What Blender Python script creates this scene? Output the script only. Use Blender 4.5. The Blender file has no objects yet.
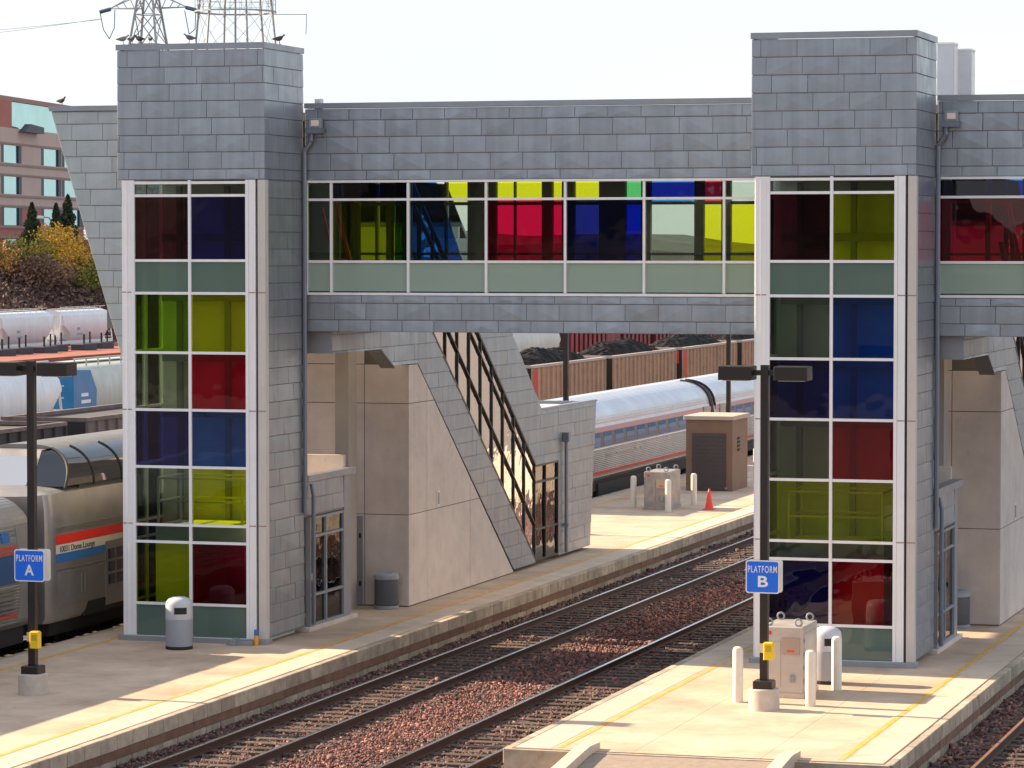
import bpy, math, random
import numpy as np
from mathutils import Vector, Matrix
random.seed(7)
R = math.radians
S = bpy.context.scene
COL = S.collection

# ------------------------------------------------------------------ camera, sky, sun, exposure
F, VX, HY, H = 3370., 1525., 246., 9.0
PITCH = math.atan((384 - HY) / F)
YAW = math.atan((VX - 512) / F * math.cos(PITCH))
cam = bpy.data.cameras.new('camera'); camo = bpy.data.objects.new('camera', cam); COL.objects.link(camo)
cam.sensor_width = 36; cam.lens = F * 36 / 1024; cam.clip_start = 0.5; cam.clip_end = 4000
camo.location = (0, 0, H); camo.rotation_euler = (R(90) - PITCH, 0, YAW)
S.camera = camo
SUN_EL = R(29.5)
SUN_DIR = Vector((-math.cos(SUN_EL) * math.cos(R(4)), math.cos(SUN_EL) * math.sin(R(4)), math.sin(SUN_EL)))   # towards the sun
w = bpy.data.worlds.new('World'); S.world = w; w.use_nodes = True
nt = w.node_tree; bg = nt.nodes['Background']
sky = nt.nodes.new('ShaderNodeTexSky'); sky.sky_type = 'NISHITA'; sky.sun_disc = False
sky.sun_elevation = SUN_EL; sky.sun_rotation = math.atan2(SUN_DIR.x, SUN_DIR.y)
sky.air_density = 1.0; sky.dust_density = 0.8; sky.ozone_density = 1.0; sky.altitude = 100
# thin high cloud over the whole sky
tcw = nt.nodes.new('ShaderNodeTexCoord'); mpw = nt.nodes.new('ShaderNodeMapping'); mpw.inputs['Scale'].default_value = (1.2, 1.2, 5)
nzw = nt.nodes.new('ShaderNodeTexNoise'); nzw.inputs['Scale'].default_value = 2.2; nzw.inputs['Detail'].default_value = 6
mrw = nt.nodes.new('ShaderNodeMapRange'); mrw.inputs[1].default_value = .3; mrw.inputs[2].default_value = .7; mrw.inputs[3].default_value = .45; mrw.inputs[4].default_value = .95
mxw = nt.nodes.new('ShaderNodeMix'); mxw.data_type = 'RGBA'; mxw.inputs[7].default_value = (4.05, 4.25, 4.55, 1)
nt.links.new(tcw.outputs['Generated'], mpw.inputs[0]); nt.links.new(mpw.outputs[0], nzw.inputs['Vector']); nt.links.new(nzw.outputs[0], mrw.inputs[0])
nt.links.new(mrw.outputs[0], mxw.inputs[0]); nt.links.new(sky.outputs[0], mxw.inputs[6])
nt.links.new(mxw.outputs[2], bg.inputs[0]); bg.inputs[1].default_value = 0.098
sun = bpy.data.lights.new('sun', 'SUN'); suno = bpy.data.objects.new('sun', sun); COL.objects.link(suno)
sun.energy = 5.0; sun.angle = R(0.53); sun.color = (1.0, 0.78, 0.54)
suno.rotation_euler = SUN_DIR.to_track_quat('Z', 'Y').to_euler(); suno.location = (-60, 40, 60)
S.view_settings.view_transform = 'Standard'; S.view_settings.look = 'None'
S.view_settings.gamma = 1; S.view_settings.exposure = 1.25; S.view_settings.use_curve_mapping = False
S.render.resolution_x = 1024; S.render.resolution_y = 768

# ------------------------------------------------------------------ materials
MATS = {}
def mat(name, col, rough=.6, metal=0., var=.0, vscale=3., bump=0., bscale=30., rnd=0., col2=None, spec=.5, stretch=None, streak=0., stain=0.):
    """Principled with world-scale noise mottling (var), per-object variation (rnd), relief (bump) and vertical streaks."""
    if name in MATS: return MATS[name]
    m = bpy.data.materials.new(name); m.use_nodes = True; MATS[name] = m
    n = m.node_tree; b = n.nodes['Principled BSDF']
    b.inputs['Roughness'].default_value = rough; b.inputs['Metallic'].default_value = metal
    b.inputs['Specular IOR Level'].default_value = spec
    tc = n.nodes.new('ShaderNodeNewGeometry')
    src = tc.outputs['Position']
    if stretch:
        mp = n.nodes.new('ShaderNodeMapping'); mp.inputs['Scale'].default_value = stretch
        n.links.new(src, mp.inputs[0]); src = mp.outputs[0]
    c = None
    base = n.nodes.new('ShaderNodeRGB'); base.outputs[0].default_value = (*col, 1); c = base.outputs[0]
    def mul(c, fac_out, lo, hi):
        mr = n.nodes.new('ShaderNodeMapRange'); mr.inputs[3].default_value = lo; mr.inputs[4].default_value = hi
        mr.inputs[1].default_value = .3 if fac_out.node.bl_idname == 'ShaderNodeTexNoise' else 0.
        mr.inputs[2].default_value = .7 if fac_out.node.bl_idname == 'ShaderNodeTexNoise' else 1.
        n.links.new(fac_out, mr.inputs[0])
        mx = n.nodes.new('ShaderNodeMix'); mx.data_type = 'RGBA'; mx.blend_type = 'MULTIPLY'; mx.inputs[0].default_value = 1
        cc = n.nodes.new('ShaderNodeCombineColor')
        for i in range(3): n.links.new(mr.outputs[0], cc.inputs[i])
        n.links.new(c, mx.inputs[6]); n.links.new(cc.outputs[0], mx.inputs[7]); return mx.outputs[2]
    if col2 is not None:
        nz = n.nodes.new('ShaderNodeTexNoise'); nz.inputs['Scale'].default_value = vscale * .37; nz.inputs['Detail'].default_value = 5
        n.links.new(src, nz.inputs['Vector'])
        rp = n.nodes.new('ShaderNodeMapRange'); rp.inputs[1].default_value = .42; rp.inputs[2].default_value = .62
        n.links.new(nz.outputs[0], rp.inputs[0])
        mx = n.nodes.new('ShaderNodeMix'); mx.data_type = 'RGBA'; n.links.new(rp.outputs[0], mx.inputs[0])
        n.links.new(c, mx.inputs[6]); mx.inputs[7].default_value = (*col2, 1); c = mx.outputs[2]
    if var:
        nz = n.nodes.new('ShaderNodeTexNoise'); nz.inputs['Scale'].default_value = vscale; nz.inputs['Detail'].default_value = 7; nz.inputs['Roughness'].default_value = .65
        n.links.new(src, nz.inputs['Vector']); c = mul(c, nz.outputs[0], 1 - var, 1 + var)
    if streak:
        mp = n.nodes.new('ShaderNodeMapping'); mp.inputs['Scale'].default_value = (5, 5, .22)
        n.links.new(tc.outputs['Position'], mp.inputs[0])
        nz = n.nodes.new('ShaderNodeTexNoise'); nz.inputs['Scale'].default_value = 1; nz.inputs['Detail'].default_value = 5
        n.links.new(mp.outputs[0], nz.inputs['Vector']); c = mul(c, nz.outputs[0], 1 - streak, 1 + streak * .5)
    if stain:
        nz = n.nodes.new('ShaderNodeTexNoise'); nz.inputs['Scale'].default_value = .55; nz.inputs['Detail'].default_value = 9; nz.inputs['Roughness'].default_value = .7
        n.links.new(src, nz.inputs['Vector'])
        rp = n.nodes.new('ShaderNodeMapRange'); rp.inputs[1].default_value = .50; rp.inputs[2].default_value = .68; n.links.new(nz.outputs[0], rp.inputs[0])
        c = mul(c, rp.outputs[0], 1, 1 - stain)
        nz = n.nodes.new('ShaderNodeTexNoise'); nz.inputs['Scale'].default_value = 6; nz.inputs['Detail'].default_value = 3; n.links.new(src, nz.inputs['Vector'])
        rp = n.nodes.new('ShaderNodeMapRange'); rp.inputs[1].default_value = .66; rp.inputs[2].default_value = .72; n.links.new(nz.outputs[0], rp.inputs[0])
        c = mul(c, rp.outputs[0], 1, 1 - stain * 1.2)
    if rnd:
        oi = n.nodes.new('ShaderNodeObjectInfo'); c = mul(c, oi.outputs['Random'], 1 - rnd, 1 + rnd)
    n.links.new(c, b.inputs['Base Color'])
    if rough < .6 and var:
        nz2 = n.nodes.new('ShaderNodeTexNoise'); nz2.inputs['Scale'].default_value = vscale * .7; nz2.inputs['Detail'].default_value = 4
        n.links.new(src, nz2.inputs['Vector'])
        mr = n.nodes.new('ShaderNodeMapRange'); mr.inputs[1].default_value = .3; mr.inputs[2].default_value = .7; mr.inputs[3].default_value = rough * .8; mr.inputs[4].default_value = min(1, rough * 1.25)
        n.links.new(nz2.outputs[0], mr.inputs[0]); n.links.new(mr.outputs[0], b.inputs['Roughness'])
    if bump:
        nz = n.nodes.new('ShaderNodeTexNoise'); nz.inputs['Scale'].default_value = bscale; nz.inputs['Detail'].default_value = 4
        n.links.new(src, nz.inputs['Vector'])
        bp = n.nodes.new('ShaderNodeBump'); bp.inputs['Strength'].default_value = bump; bp.inputs['Distance'].default_value = .02
        n.links.new(nz.outputs[0], bp.inputs['Height']); n.links.new(bp.outputs[0], b.inputs['Normal'])
    return m

def glass(name, col, refl=.8, wave=.05, wscale=1.1, rough=.015, diff=0., ior=1.5):
    """Thin tinted pane: coloured see-through plus Fresnel mirror, slightly wavy; optional translucent body."""
    if name in MATS: return MATS[name]
    m = bpy.data.materials.new(name); m.use_nodes = True; MATS[name] = m
    n = m.node_tree; n.nodes.remove(n.nodes['Principled BSDF']); out = n.nodes['Material Output']
    tr = n.nodes.new('ShaderNodeBsdfTransparent'); tr.inputs[0].default_value = (*[math.sqrt(max(c, 0)) for c in col], 1)
    body = tr.outputs[0]
    if diff:
        df = n.nodes.new('ShaderNodeBsdfDiffuse'); df.inputs[0].default_value = (*[min(1, .12 + c * .8) for c in col], 1)
        mx = n.nodes.new('ShaderNodeMixShader'); mx.inputs[0].default_value = diff
        n.links.new(tr.outputs[0], mx.inputs[1]); n.links.new(df.outputs[0], mx.inputs[2]); body = mx.outputs[0]
    gl = n.nodes.new('ShaderNodeBsdfGlossy'); gl.inputs['Roughness'].default_value = rough; gl.inputs[0].default_value = (refl, refl, refl, 1)
    geo = n.nodes.new('ShaderNodeNewGeometry'); nz = n.nodes.new('ShaderNodeTexNoise'); nz.inputs['Scale'].default_value = wscale; nz.inputs['Detail'].default_value = 2
    oi = n.nodes.new('ShaderNodeObjectInfo'); ad = n.nodes.new('ShaderNodeVectorMath'); ad.operation = 'ADD'
    sc = n.nodes.new('ShaderNodeVectorMath'); sc.operation = 'SCALE'; sc.inputs[3].default_value = 40
    cx = n.nodes.new('ShaderNodeCombineXYZ')
    n.links.new(oi.outputs['Random'], cx.inputs[0]); n.links.new(cx.outputs[0], sc.inputs[0])
    n.links.new(geo.outputs['Position'], ad.inputs[0]); n.links.new(sc.outputs[0], ad.inputs[1]); n.links.new(ad.outputs[0], nz.inputs['Vector'])
    bp = n.nodes.new('ShaderNodeBump'); bp.inputs['Strength'].default_value = wave; bp.inputs['Distance'].default_value = .1
    n.links.new(nz.outputs[0], bp.inputs['Height']); n.links.new(bp.outputs[0], gl.inputs['Normal'])
    fr = n.nodes.new('ShaderNodeFresnel'); fr.inputs[0].default_value = ior; n.links.new(bp.outputs[0], fr.inputs['Normal'])
    mx = n.nodes.new('ShaderNodeMixShader'); n.links.new(fr.outputs[0], mx.inputs[0]); n.links.new(body, mx.inputs[1]); n.links.new(gl.outputs[0], mx.inputs[2])
    n.links.new(mx.outputs[0], out.inputs[0])
    return m

def attr_mat(name, rough=.85, attr='tint', bump=0):
    if name in MATS: return MATS[name]
    m = bpy.data.materials.new(name); m.use_nodes = True; MATS[name] = m
    n = m.node_tree; b = n.nodes['Principled BSDF']; b.inputs['Roughness'].default_value = rough
    a = n.nodes.new('ShaderNodeAttribute'); a.attribute_name = attr; n.links.new(a.outputs['Color'], b.inputs['Base Color'])
    return m

ZINC = mat('zinc_cladding', (.315, .338, .375), .38, .55, var=.07, vscale=2.5, rnd=.06, bump=.03, bscale=5, streak=.12)
ZINC_B = mat('zinc_backing', (.22, .23, .245), .6, .3)
ZINC_W = mat('zinc_weathered', (.40, .43, .45), .40, .5, var=.06, vscale=2.5, rnd=.05, bump=.02, bscale=6, streak=.05)
ZINC_S = mat('zinc_sheet', (.30, .32, .36), .4, .5, var=.08, vscale=2)
ALU = mat('white_aluminium', (.86, .85, .86), .38, 0, var=.04, vscale=2, streak=.05)
BEIGE = mat('beige_aluminium', (.60, .56, .52), .4, 0, var=.05, vscale=2)
DARKFR = mat('dark_frame', (.035, .033, .035), .35, .3)
CONC = mat('wall_concrete', (.68, .585, .53), .8, 0, stain=.10, var=.10, vscale=1.4, bump=.06, bscale=40, streak=.025, rnd=.04)
PAVE = mat('platform_concrete', (.60, .45, .335), .85, 0, var=.16, vscale=.9, bump=.1, bscale=60, col2=(.52, .38, .275), spec=.3, stain=.22, rnd=.05)
STRIP = mat('edge_concrete', (.61, .485, .375), .85, 0, stain=.18, rnd=.04, var=.12, vscale=1.6, bump=.2, bscale=90)
BLOCK = mat('edge_block_concrete', (.42, .345, .265), .9, 0, var=.28, vscale=3, bump=.25, bscale=30, rnd=.22, streak=.06)
TIMBER = mat('rub_timber', (.19, .10, .065), .85, 0, var=.3, vscale=4, bump=.25, bscale=25, rnd=.2)
TIE = mat('tie_timber', (.085, .058, .045), .9, 0, var=.3, vscale=7, bump=.3, bscale=30, rnd=.3)
YLINE = mat('yellow_paint', (.72, .36, .04), .7, 0, var=.25, vscale=5, col2=(.62,.40,.15))
RAIL = mat('rail_rust', (.085, .04, .028), .7, .3, var=.2, vscale=8)
RAILTOP = mat('rail_head', (.50, .48, .47), .22, .9, var=.08, vscale=4)
RUSTTOP = mat('rail_head_rusty', (.42, .20, .10), .4, .5, var=.2, vscale=4)
GROUND = mat('yard_gravel', (.17, .135, .115), .95, 0, var=.3, vscale=2.0, bump=.5, bscale=12, col2=(.11, .095, .09))
BALLAST = mat('ballast_bed', (.085, .052, .046), .95, 0, var=.35, vscale=9, bump=.8, bscale=22)
ASPH = mat('ramp_asphalt', (.30, .235, .185), .9, 0, var=.15, vscale=8, bump=.3, bscale=60)
BRONZE = mat('dark_bronze', (.035, .028, .026), .4, .4, var=.08)
BLUE = mat('sign_blue', (.01, .15, .80), .35, 0, var=.03)
WHITE = mat('white_paint', (.80, .80, .79), .4, 0, var=.03)
YEL = mat('yellow_plastic', (.80, .55, .02), .35)
STEEL = mat('painted_steel_grey', (.30, .31, .34), .45, .2, var=.06)
PIPE = mat('downspout_blue_grey', (.21, .23, .28), .4, .5, var=.05)
STAIN = mat('stainless', (.40, .37, .345), .33, .8, var=.09, vscale=1.2)
STAIN_D = mat('stainless_dull', (.40, .37, .35), .38, .7, var=.12, vscale=1.5)
ROOFM = mat('coach_roof', (.62, .64, .69), .38, .6, var=.08, vscale=1.2)
BLACK = mat('underframe_black', (.018, .016, .016), .7)
TGLASS = mat('train_glass', (.014, .018, .028), .04, 0, spec=.9)
CAB = mat('cabinet_metal', (.56, .51, .46), .42, .45, var=.07, vscale=3)
CREAM = mat('bollard_cream', (.78, .70, .60), .5, 0, var=.06, vscale=5)
BROWN = mat('shed_brown', (.22, .13, .085), .7, 0, var=.08, vscale=2)
DOORB = mat('shed_door', (.075, .055, .052), .6, 0, var=.05)
ORANGE = mat('cone_orange', (.85, .06, .02), .45)
CANG = mat('litter_bin_grey', (.33, .35, .40), .5, 0, var=.06, vscale=6)
CANL = mat('litter_bin_light', (.55, .57, .62), .45, 0, var=.05, vscale=6)
CAND = mat('litter_bin_mesh', (.12, .13, .15), .6, .2, var=.08, vscale=8)
INTW = mat('interior_wall', (.72, .72, .68), .7, 0, var=.05)
INTD = mat('interior_dark', (.17, .17, .17), .7)
RED = mat('stripe_red', (.70, .03, .02), .4)
PINK = mat('stripe_pale_red', (.52, .24, .24), .45)
BLUES = mat('stripe_blue', (.03, .15, .42), .4)
NAVY = mat('coach_blue', (.03, .08, .20), .4)

G = {
 'clear': glass('glass_clear', (.66, .74, .60)),
 'spandrel': glass('glass_spandrel_green', (.12, .24, .19), diff=.5),
 'spandrel_light': glass('glass_spandrel_pale', (.42, .58, .47), diff=.65),
 'wine': glass('glass_wine', (.055, .008, .016)),
 'red': glass('glass_red', (.60, .004, .045)),
 'maroon': glass('glass_maroon', (.26, .006, .045)),
 'blue': glass('glass_blue', (.012, .11, .60)),
 'navy': glass('glass_navy', (.015, .02, .27)),
 'purple': glass('glass_purple', (.10, .04, .24)),
 'lime': glass('glass_lime', (.60, .68, .01)),
 'green': glass('glass_green', (.20, .42, .02)),
 'yellow': glass('glass_yellow', (.95, .90, .02), refl=.6),
 'dark': glass('glass_grey', (.30, .38, .34)),
 'sky': glass('glass_pale', (.80, .88, .88), refl=.6),
 'sred': glass('glass_bright_red', (.95, .05, .06), refl=.6),
 'sblue': glass('glass_bright_blue', (.05, .35, .95), refl=.6),
 'sgreen': glass('glass_bright_green', (.15, .7, .25), refl=.6),
 'stair': glass('glass_stair', (.30, .36, .32), wave=.20, wscale=1.6, refl=1.0, ior=2.3),
 'door': glass('glass_door', (.20, .20, .19), wave=.12),
}

# ------------------------------------------------------------------ mesh helpers
class MB:
    def __init__(s): s.v = []; s.f = []; s.m = []; s.mats = []
    def mi(s, m):
        if m is None: return 0
        if m not in s.mats: s.mats.append(m)
        return s.mats.index(m)
    def add(s, vs, fs, m=None):
        o = len(s.v); s.v += [tuple(p) for p in vs]; k = s.mi(m)
        for f in fs: s.f.append(tuple(i + o for i in f)); s.m.append(k)
        return s
    def box(s, x0, x1, y0, y1, z0, z1, m=None):
        return s.add([(x0,y0,z0),(x1,y0,z0),(x1,y1,z0),(x0,y1,z0),(x0,y0,z1),(x1,y0,z1),(x1,y1,z1),(x0,y1,z1)],
                     [(0,3,2,1),(4,5,6,7),(0,1,5,4),(1,2,6,5),(2,3,7,6),(3,0,4,7)], m)
    def bbox(s, x0, x1, y0, y1, z0, z1, b=.02, m=None):
        """box with chamfered vertical edges and top"""
        pts = [(x0+b,y0),(x1-b,y0),(x1,y0+b),(x1,y1-b),(x1-b,y1),(x0+b,y1),(x0,y1-b),(x0,y0+b)]
        top = [(x0+2*b,y0+b),(x1-2*b,y0+b),(x1-b,y0+2*b),(x1-b,y1-2*b),(x1-2*b,y1-b),(x0+2*b,y1-b),(x0+b,y1-2*b),(x0+b,y0+2*b)]
        vs = [(x,y,z0) for x,y in pts] + [(x,y,z1-b) for x,y in pts] + [(x,y,z1) for x,y in top]
        fs = [tuple(range(7,-1,-1)), tuple(range(16,24))]
        for k in (0, 8):
            for i in range(8): j = (i+1) % 8; fs.append((k+i,k+j,k+8+j,k+8+i))
        return s.add(vs, fs, m)
    def prism(s, poly, axis, a, b, m=None):
        """polygon extruded along axis; poly in the two other axes (x: (y,z); y: (x,z); z: (x,y))"""
        def p(u, v, t): return (t,u,v) if axis == 'x' else (u,t,v) if axis == 'y' else (u,v,t)
        n = len(poly); vs = [p(u,v,a) for u,v in poly] + [p(u,v,b) for u,v in poly]
        return s.add(vs, [tuple(range(n)), tuple(range(2*n-1,n-1,-1))] + [(i,i+n,(i+1)%n+n,(i+1)%n) for i in range(n)], m)
    def bar(s, p, q, wd, m=None, n=4, wd2=None):
        p = Vector(p); q = Vector(q); d = (q-p); l = d.length
        if l < 1e-6: return s
        d /= l; a = Vector((0,0,1)) if abs(d.z) < .95 else Vector((0,1,0))
        u = d.cross(a).normalized(); v = d.cross(u); r2 = wd2 if wd2 is not None else wd
        vs = []
        for c, r in ((p,wd),(q,r2)):
            for i in range(n):
                t = 2*math.pi*(i+.5)/n; vs.append(c + u*math.cos(t)*r + v*math.sin(t)*r)
        return s.add(vs, [tuple(range(n-1,-1,-1)), tuple(range(n,2*n))] + [(i,(i+1)%n,(i+1)%n+n,i+n) for i in range(n)], m)
    def tube(s, pts, r, n=6, m=None):
        for a, b in zip(pts, pts[1:]): s.bar(a, b, r, m, n)
        return s
    def lathe(s, prof, c=(0,0,0), n=20, m=None):
        vs = []; fs = []
        for r, z in prof:
            for i in range(n): t = 2*math.pi*i/n; vs.append((c[0]+r*math.cos(t), c[1]+r*math.sin(t), c[2]+z))
        for k in range(len(prof)-1):
            for i in range(n): j = (i+1)%n; fs.append((k*n+i,k*n+j,(k+1)*n+j,(k+1)*n+i))
        fs.append(tuple(range(n-1,-1,-1))); k = (len(prof)-1)*n; fs.append(tuple(range(k,k+n)))
        return s.add(vs, fs, m)
    def loft(s, rings, m=None, closed=True, cap=True):
        n = len(rings[0]); vs = [p for r in rings for p in r]; fs = []
        for k in range(len(rings)-1):
            for i in range(n if closed else n-1):
                j = (i+1)%n; fs.append((k*n+i,k*n+j,(k+1)*n+j,(k+1)*n+i))
        if cap and closed: fs += [tuple(range(n-1,-1,-1)), tuple(range((len(rings)-1)*n, len(rings)*n))]
        return s.add(vs, fs, m)
    def mesh(s, name, m=None, smooth=False):
        me = bpy.data.meshes.new(name); me.from_pydata(s.v, [], s.f)
        if s.mats:
            for x in s.mats: me.materials.append(x)
            me.polygons.foreach_set('material_index', s.m)
        elif m: me.materials.append(m)
        if smooth:
            me.polygons.foreach_set('use_smooth', [True]*len(me.polygons))
            try: me.set_sharp_from_angle(angle=R(35))
            except Exception: pass
        me.validate(); me.update(); return me
    def build(s, name, m=None, parent=None, smooth=False):
        if s.mats and m is not None and None in s.mats: pass
        return link(name, s.mesh(name, m, smooth), parent)

def link(name, me, parent=None, loc=None, rz=0):
    o = bpy.data.objects.new(name, me); COL.objects.link(o)
    if loc is not None: o.location = loc
    if rz: o.rotation_euler = (0,0,rz)
    if parent is not None:
        o.parent = parent; o.matrix_parent_inverse = Matrix.Translation(-parent.location)   # meshes are laid out in world metres
    return o
def tag(o, label=None, cat=None, group=None, kind=None):
    if label: o['label'] = label
    if cat: o['category'] = cat
    if group: o['group'] = group
    if kind: o['kind'] = kind
    return o
def thing(name, label, cat, loc=(0,0,0), group=None, kind=None):
    o = bpy.data.objects.new(name, None); COL.objects.link(o); o.location = loc; o.empty_display_size = .3
    return tag(o, label, cat, group, kind)
def copy_tree(o, parent=None):
    c = o.copy(); COL.objects.link(c)
    if parent is not None: c.parent = parent
    for ch in list(o.children): copy_tree(ch, c)
    return c

def clip(poly, reg):
    """Sutherland-Hodgman: convex poly clipped to a convex counter-clockwise region"""
    a = sum(reg[i][0]*reg[(i+1)%len(reg)][1]-reg[(i+1)%len(reg)][0]*reg[i][1] for i in range(len(reg)))
    if a < 0: reg = reg[::-1]
    out = list(poly)
    for i in range(len(reg)):
        p, q = reg[i], reg[(i+1)%len(reg)]; inp = out; out = []
        if not inp: return []
        sd = lambda r: (q[0]-p[0])*(r[1]-p[1])-(q[1]-p[1])*(r[0]-p[0])
        for k in range(len(inp)):
            c, d = inp[k-1], inp[k]; sc, sdd = sd(c), sd(d)
            if (sc < 0) != (sdd < 0):
                t = sc/(sc-sdd); out.append((c[0]+t*(d[0]-c[0]), c[1]+t*(d[1]-c[1])))
            if sdd >= 0: out.append(d)
    return out
def area(p): return abs(sum(p[i][0]*p[(i+1)%len(p)][1]-p[(i+1)%len(p)][0]*p[i][1] for i in range(len(p))))/2
def slab_mesh(name, poly, t, m, tilt=0., wob=0., ins=.012, bow=0.):
    """plate in local (x,z), front towards -y; bottom stands proud by tilt, corners wander by wob"""
    cx = sum(p[0] for p in poly)/len(poly); cz = sum(p[1] for p in poly)/len(poly)
    z0 = min(p[1] for p in poly); z1 = max(p[1] for p in poly); h = max(z1-z0, 1e-3)
    if sum(poly[i][0]*poly[(i+1)%len(poly)][1]-poly[(i+1)%len(poly)][0]*poly[i][1] for i in range(len(poly))) < 0: poly = poly[::-1]
    b = MB(); n = len(poly); back = [(x,0,z) for x,z in poly]; fr = []; inn = []
    for x, z in poly:
        d = t + tilt*(1-(z-z0)/h) + random.uniform(-wob, wob)
        fr.append((x,-d+.004,z)); l = math.hypot(x-cx,z-cz) or 1
        k = max(0, 1-ins*1.4/l); inn.append((cx+(x-cx)*k, -d, cz+(z-cz)*k))
    vs = back + fr + inn; fs = []
    for k in (0, n):
        for i in range(n): j = (i+1)%n; fs.append((k+i,k+j,k+n+j,k+n+i))
    vs.append((cx, sum(p[1] for p in inn)/n - bow, cz))
    for i in range(n): fs.append((2*n+i, 2*n+(i+1)%n, 3*n))
    b.add(vs, fs); return b.mesh(name, m)
SHARED = {}
def cladding(parent, face, at, reg, rows, pitch, shift, m, u_off=0., gap=.006, name='panel'):
    """Rows of lapped metal panels as objects. face 'front' (-Y, at = y, u = x) or 'side' (+X, at = x, u = y). reg: convex polygon in (u,z)."""
    u0 = min(p[0] for p in reg); u1 = max(p[0] for p in reg); cnt = 0
    for r, (za, zb) in enumerate(rows):
        st = u0 - pitch + ((u_off + r*shift) % pitch)
        u = st
        while u < u1:
            rect = [(u+gap,za+gap),(u+pitch-gap,za+gap),(u+pitch-gap,zb-gap),(u+gap,zb-gap)]
            pl = clip(rect, reg)
            if len(pl) >= 3 and area(pl) > .006:
                full = abs(area(pl)-area(rect)) < 1e-6
                cu = u + pitch/2; cz = (za+zb)/2
                if full:
                    key = (name, m.name, round(pitch,3), round(zb-za,3), random.randrange(8))
                    if key not in SHARED:
                        SHARED[key] = slab_mesh(name, [(a-cu,c-cz) for a,c in rect], .014, m, .012, .005, bow=random.uniform(.001,.010))
                    me = SHARED[key]
                else: me = slab_mesh(name, [(a-cu,c-cz) for a,c in pl], .014, m, .010, .003)
                if face == 'front': link(name, me, parent, (cu, at, cz))
                else: link(name, me, parent, (at, cu, cz), R(90))
                cnt += 1
            u += pitch
    return cnt
def rows_between(z1, hs):
    """rows downwards from z1 with the given heights -> list of (za, zb)"""
    out = []; z = z1
    for h in hs: out.append((z-h, z)); z -= h
    return out
def text_mesh(txt, size, m, name='lettering', bold=0., width=None, track=1.):
    cu = bpy.data.curves.new('t', 'FONT'); cu.body = txt; cu.size = size; cu.align_x = 'CENTER'; cu.align_y = 'CENTER'
    cu.extrude = .003; cu.offset = bold; cu.space_character = track
    o = bpy.data.objects.new('t', cu); COL.objects.link(o); bpy.context.view_layer.update()
    me = bpy.data.meshes.new_from_object(o.evaluated_get(bpy.context.evaluated_depsgraph_get()))
    bpy.data.objects.remove(o); me.name = name; me.materials.clear(); me.materials.append(m)
    if width:
        xs = [v.co.x for v in me.vertices]; k = width/(max(xs)-min(xs))
        for v in me.vertices: v.co.x *= k
    return me

# ------------------------------------------------------------------ ground, tracks, platforms
AX0, AX1 = -31.80, -24.80          # platform A edges
BX0, BX1 = -17.42, -10.45          # platform B edges
b = MB(); b.add([(-1500,-400,-.80),(900,-400,-.80),(900,2200,-.80),(-1500,2200,-.80)], [(0,1,2,3)])
tag(b.build('ground', GROUND), 'bare gravelly ground of the rail yard', 'ground', kind='structure')

def platform(name, x0, x1, y0, y1, label, sides):
    p = thing(name, label, 'platform', ((x0+x1)/2, y0, -.8), kind='structure')
    MB().box(x0+.12, x1-.12, y0+.1, y1, -.8, -.03).build('deck', BLOCK, p)
    xm = [x0+.125, (2*x0+x1)/3, (x0+2*x1)/3, x1-.125]; ln = 3.05
    sm = [MB().bbox(-(xm[k+1]-xm[k])/2+.003, (xm[k+1]-xm[k])/2-.003, -ln/2+.003, ln/2-.003, -.029, 0, .002).mesh('paving_slab', PAVE) for k in range(3)]
    y = y0+.1+ln/2
    while y+ln/2 < 128:
        for k in range(3): link('paving_slab', sm[k], p, ((xm[k]+xm[k+1])/2, y, random.uniform(-.002, 0)))
        y += ln
    MB().box(x0+.125, x1-.125, y-ln/2, y1, -.029, -.002).build('far_paving', PAVE, p)
    me = MB().bbox(-.055, .11, -.355, .355, -.27, 0, .012).mesh('edge_block', BLOCK)
    low = MB().bbox(-.03, .09, -.35, .35, -.8, -.46, .012).mesh('edge_block', BLOCK)
    tim = MB().bbox(-.05, .07, -1.23, 1.23, -.455, -.275, .015).mesh('rub_timber', TIMBER)
    for s in sides:
        ex = x1 if s > 0 else x0
        y = y0 + .37; n = 0
        while y < min(y1, 122):
            for mm in (me, low):
                o = link(mm.name, mm, p, (ex - s*.055, y, random.uniform(-.006,.0)), R(180) if s < 0 else 0)
            y += .74
        y = y0 + 1.25
        while y < min(y1, 122):
            o = link('rub_timber', tim, p, (ex - s*.03 + s*random.uniform(0,.02), y, random.uniform(-.012,.012)), R(180) if s < 0 else 0); y += 2.48
        MB().box(min(ex-s*.14, ex), max(ex-s*.14, ex), min(y1,122.3), y1, -.8, -.01).build('edge_wall', BLOCK, p)
        # textured strip between the yellow line and the edge
        a, c = sorted((ex - s*.14, ex - s*.80)); y = y0 + .12
        stm = MB().box(a, c, 0, 1.49, -.01, .004).mesh('edge_slab', STRIP)
        while y < min(y1-1.5, 122):
            link('edge_slab', stm, p, (0, y, 0)); y += 1.5
        a, c = sorted((ex - s*.98, ex - s*.87))
        MB().box(a, c, y0+.3, y1, -.01, .004).build('yellow_line', YLINE, p)
    return p
platA = platform('platform', AX0, AX1, 46, 170, 'long concrete platform with blue A sign and train alongside', (1, -1))
platB = platform('platform', BX0, BX1, 57.6, 170, 'sunlit concrete platform with blue B sign and sloping ramp', (1, -1))
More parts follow.
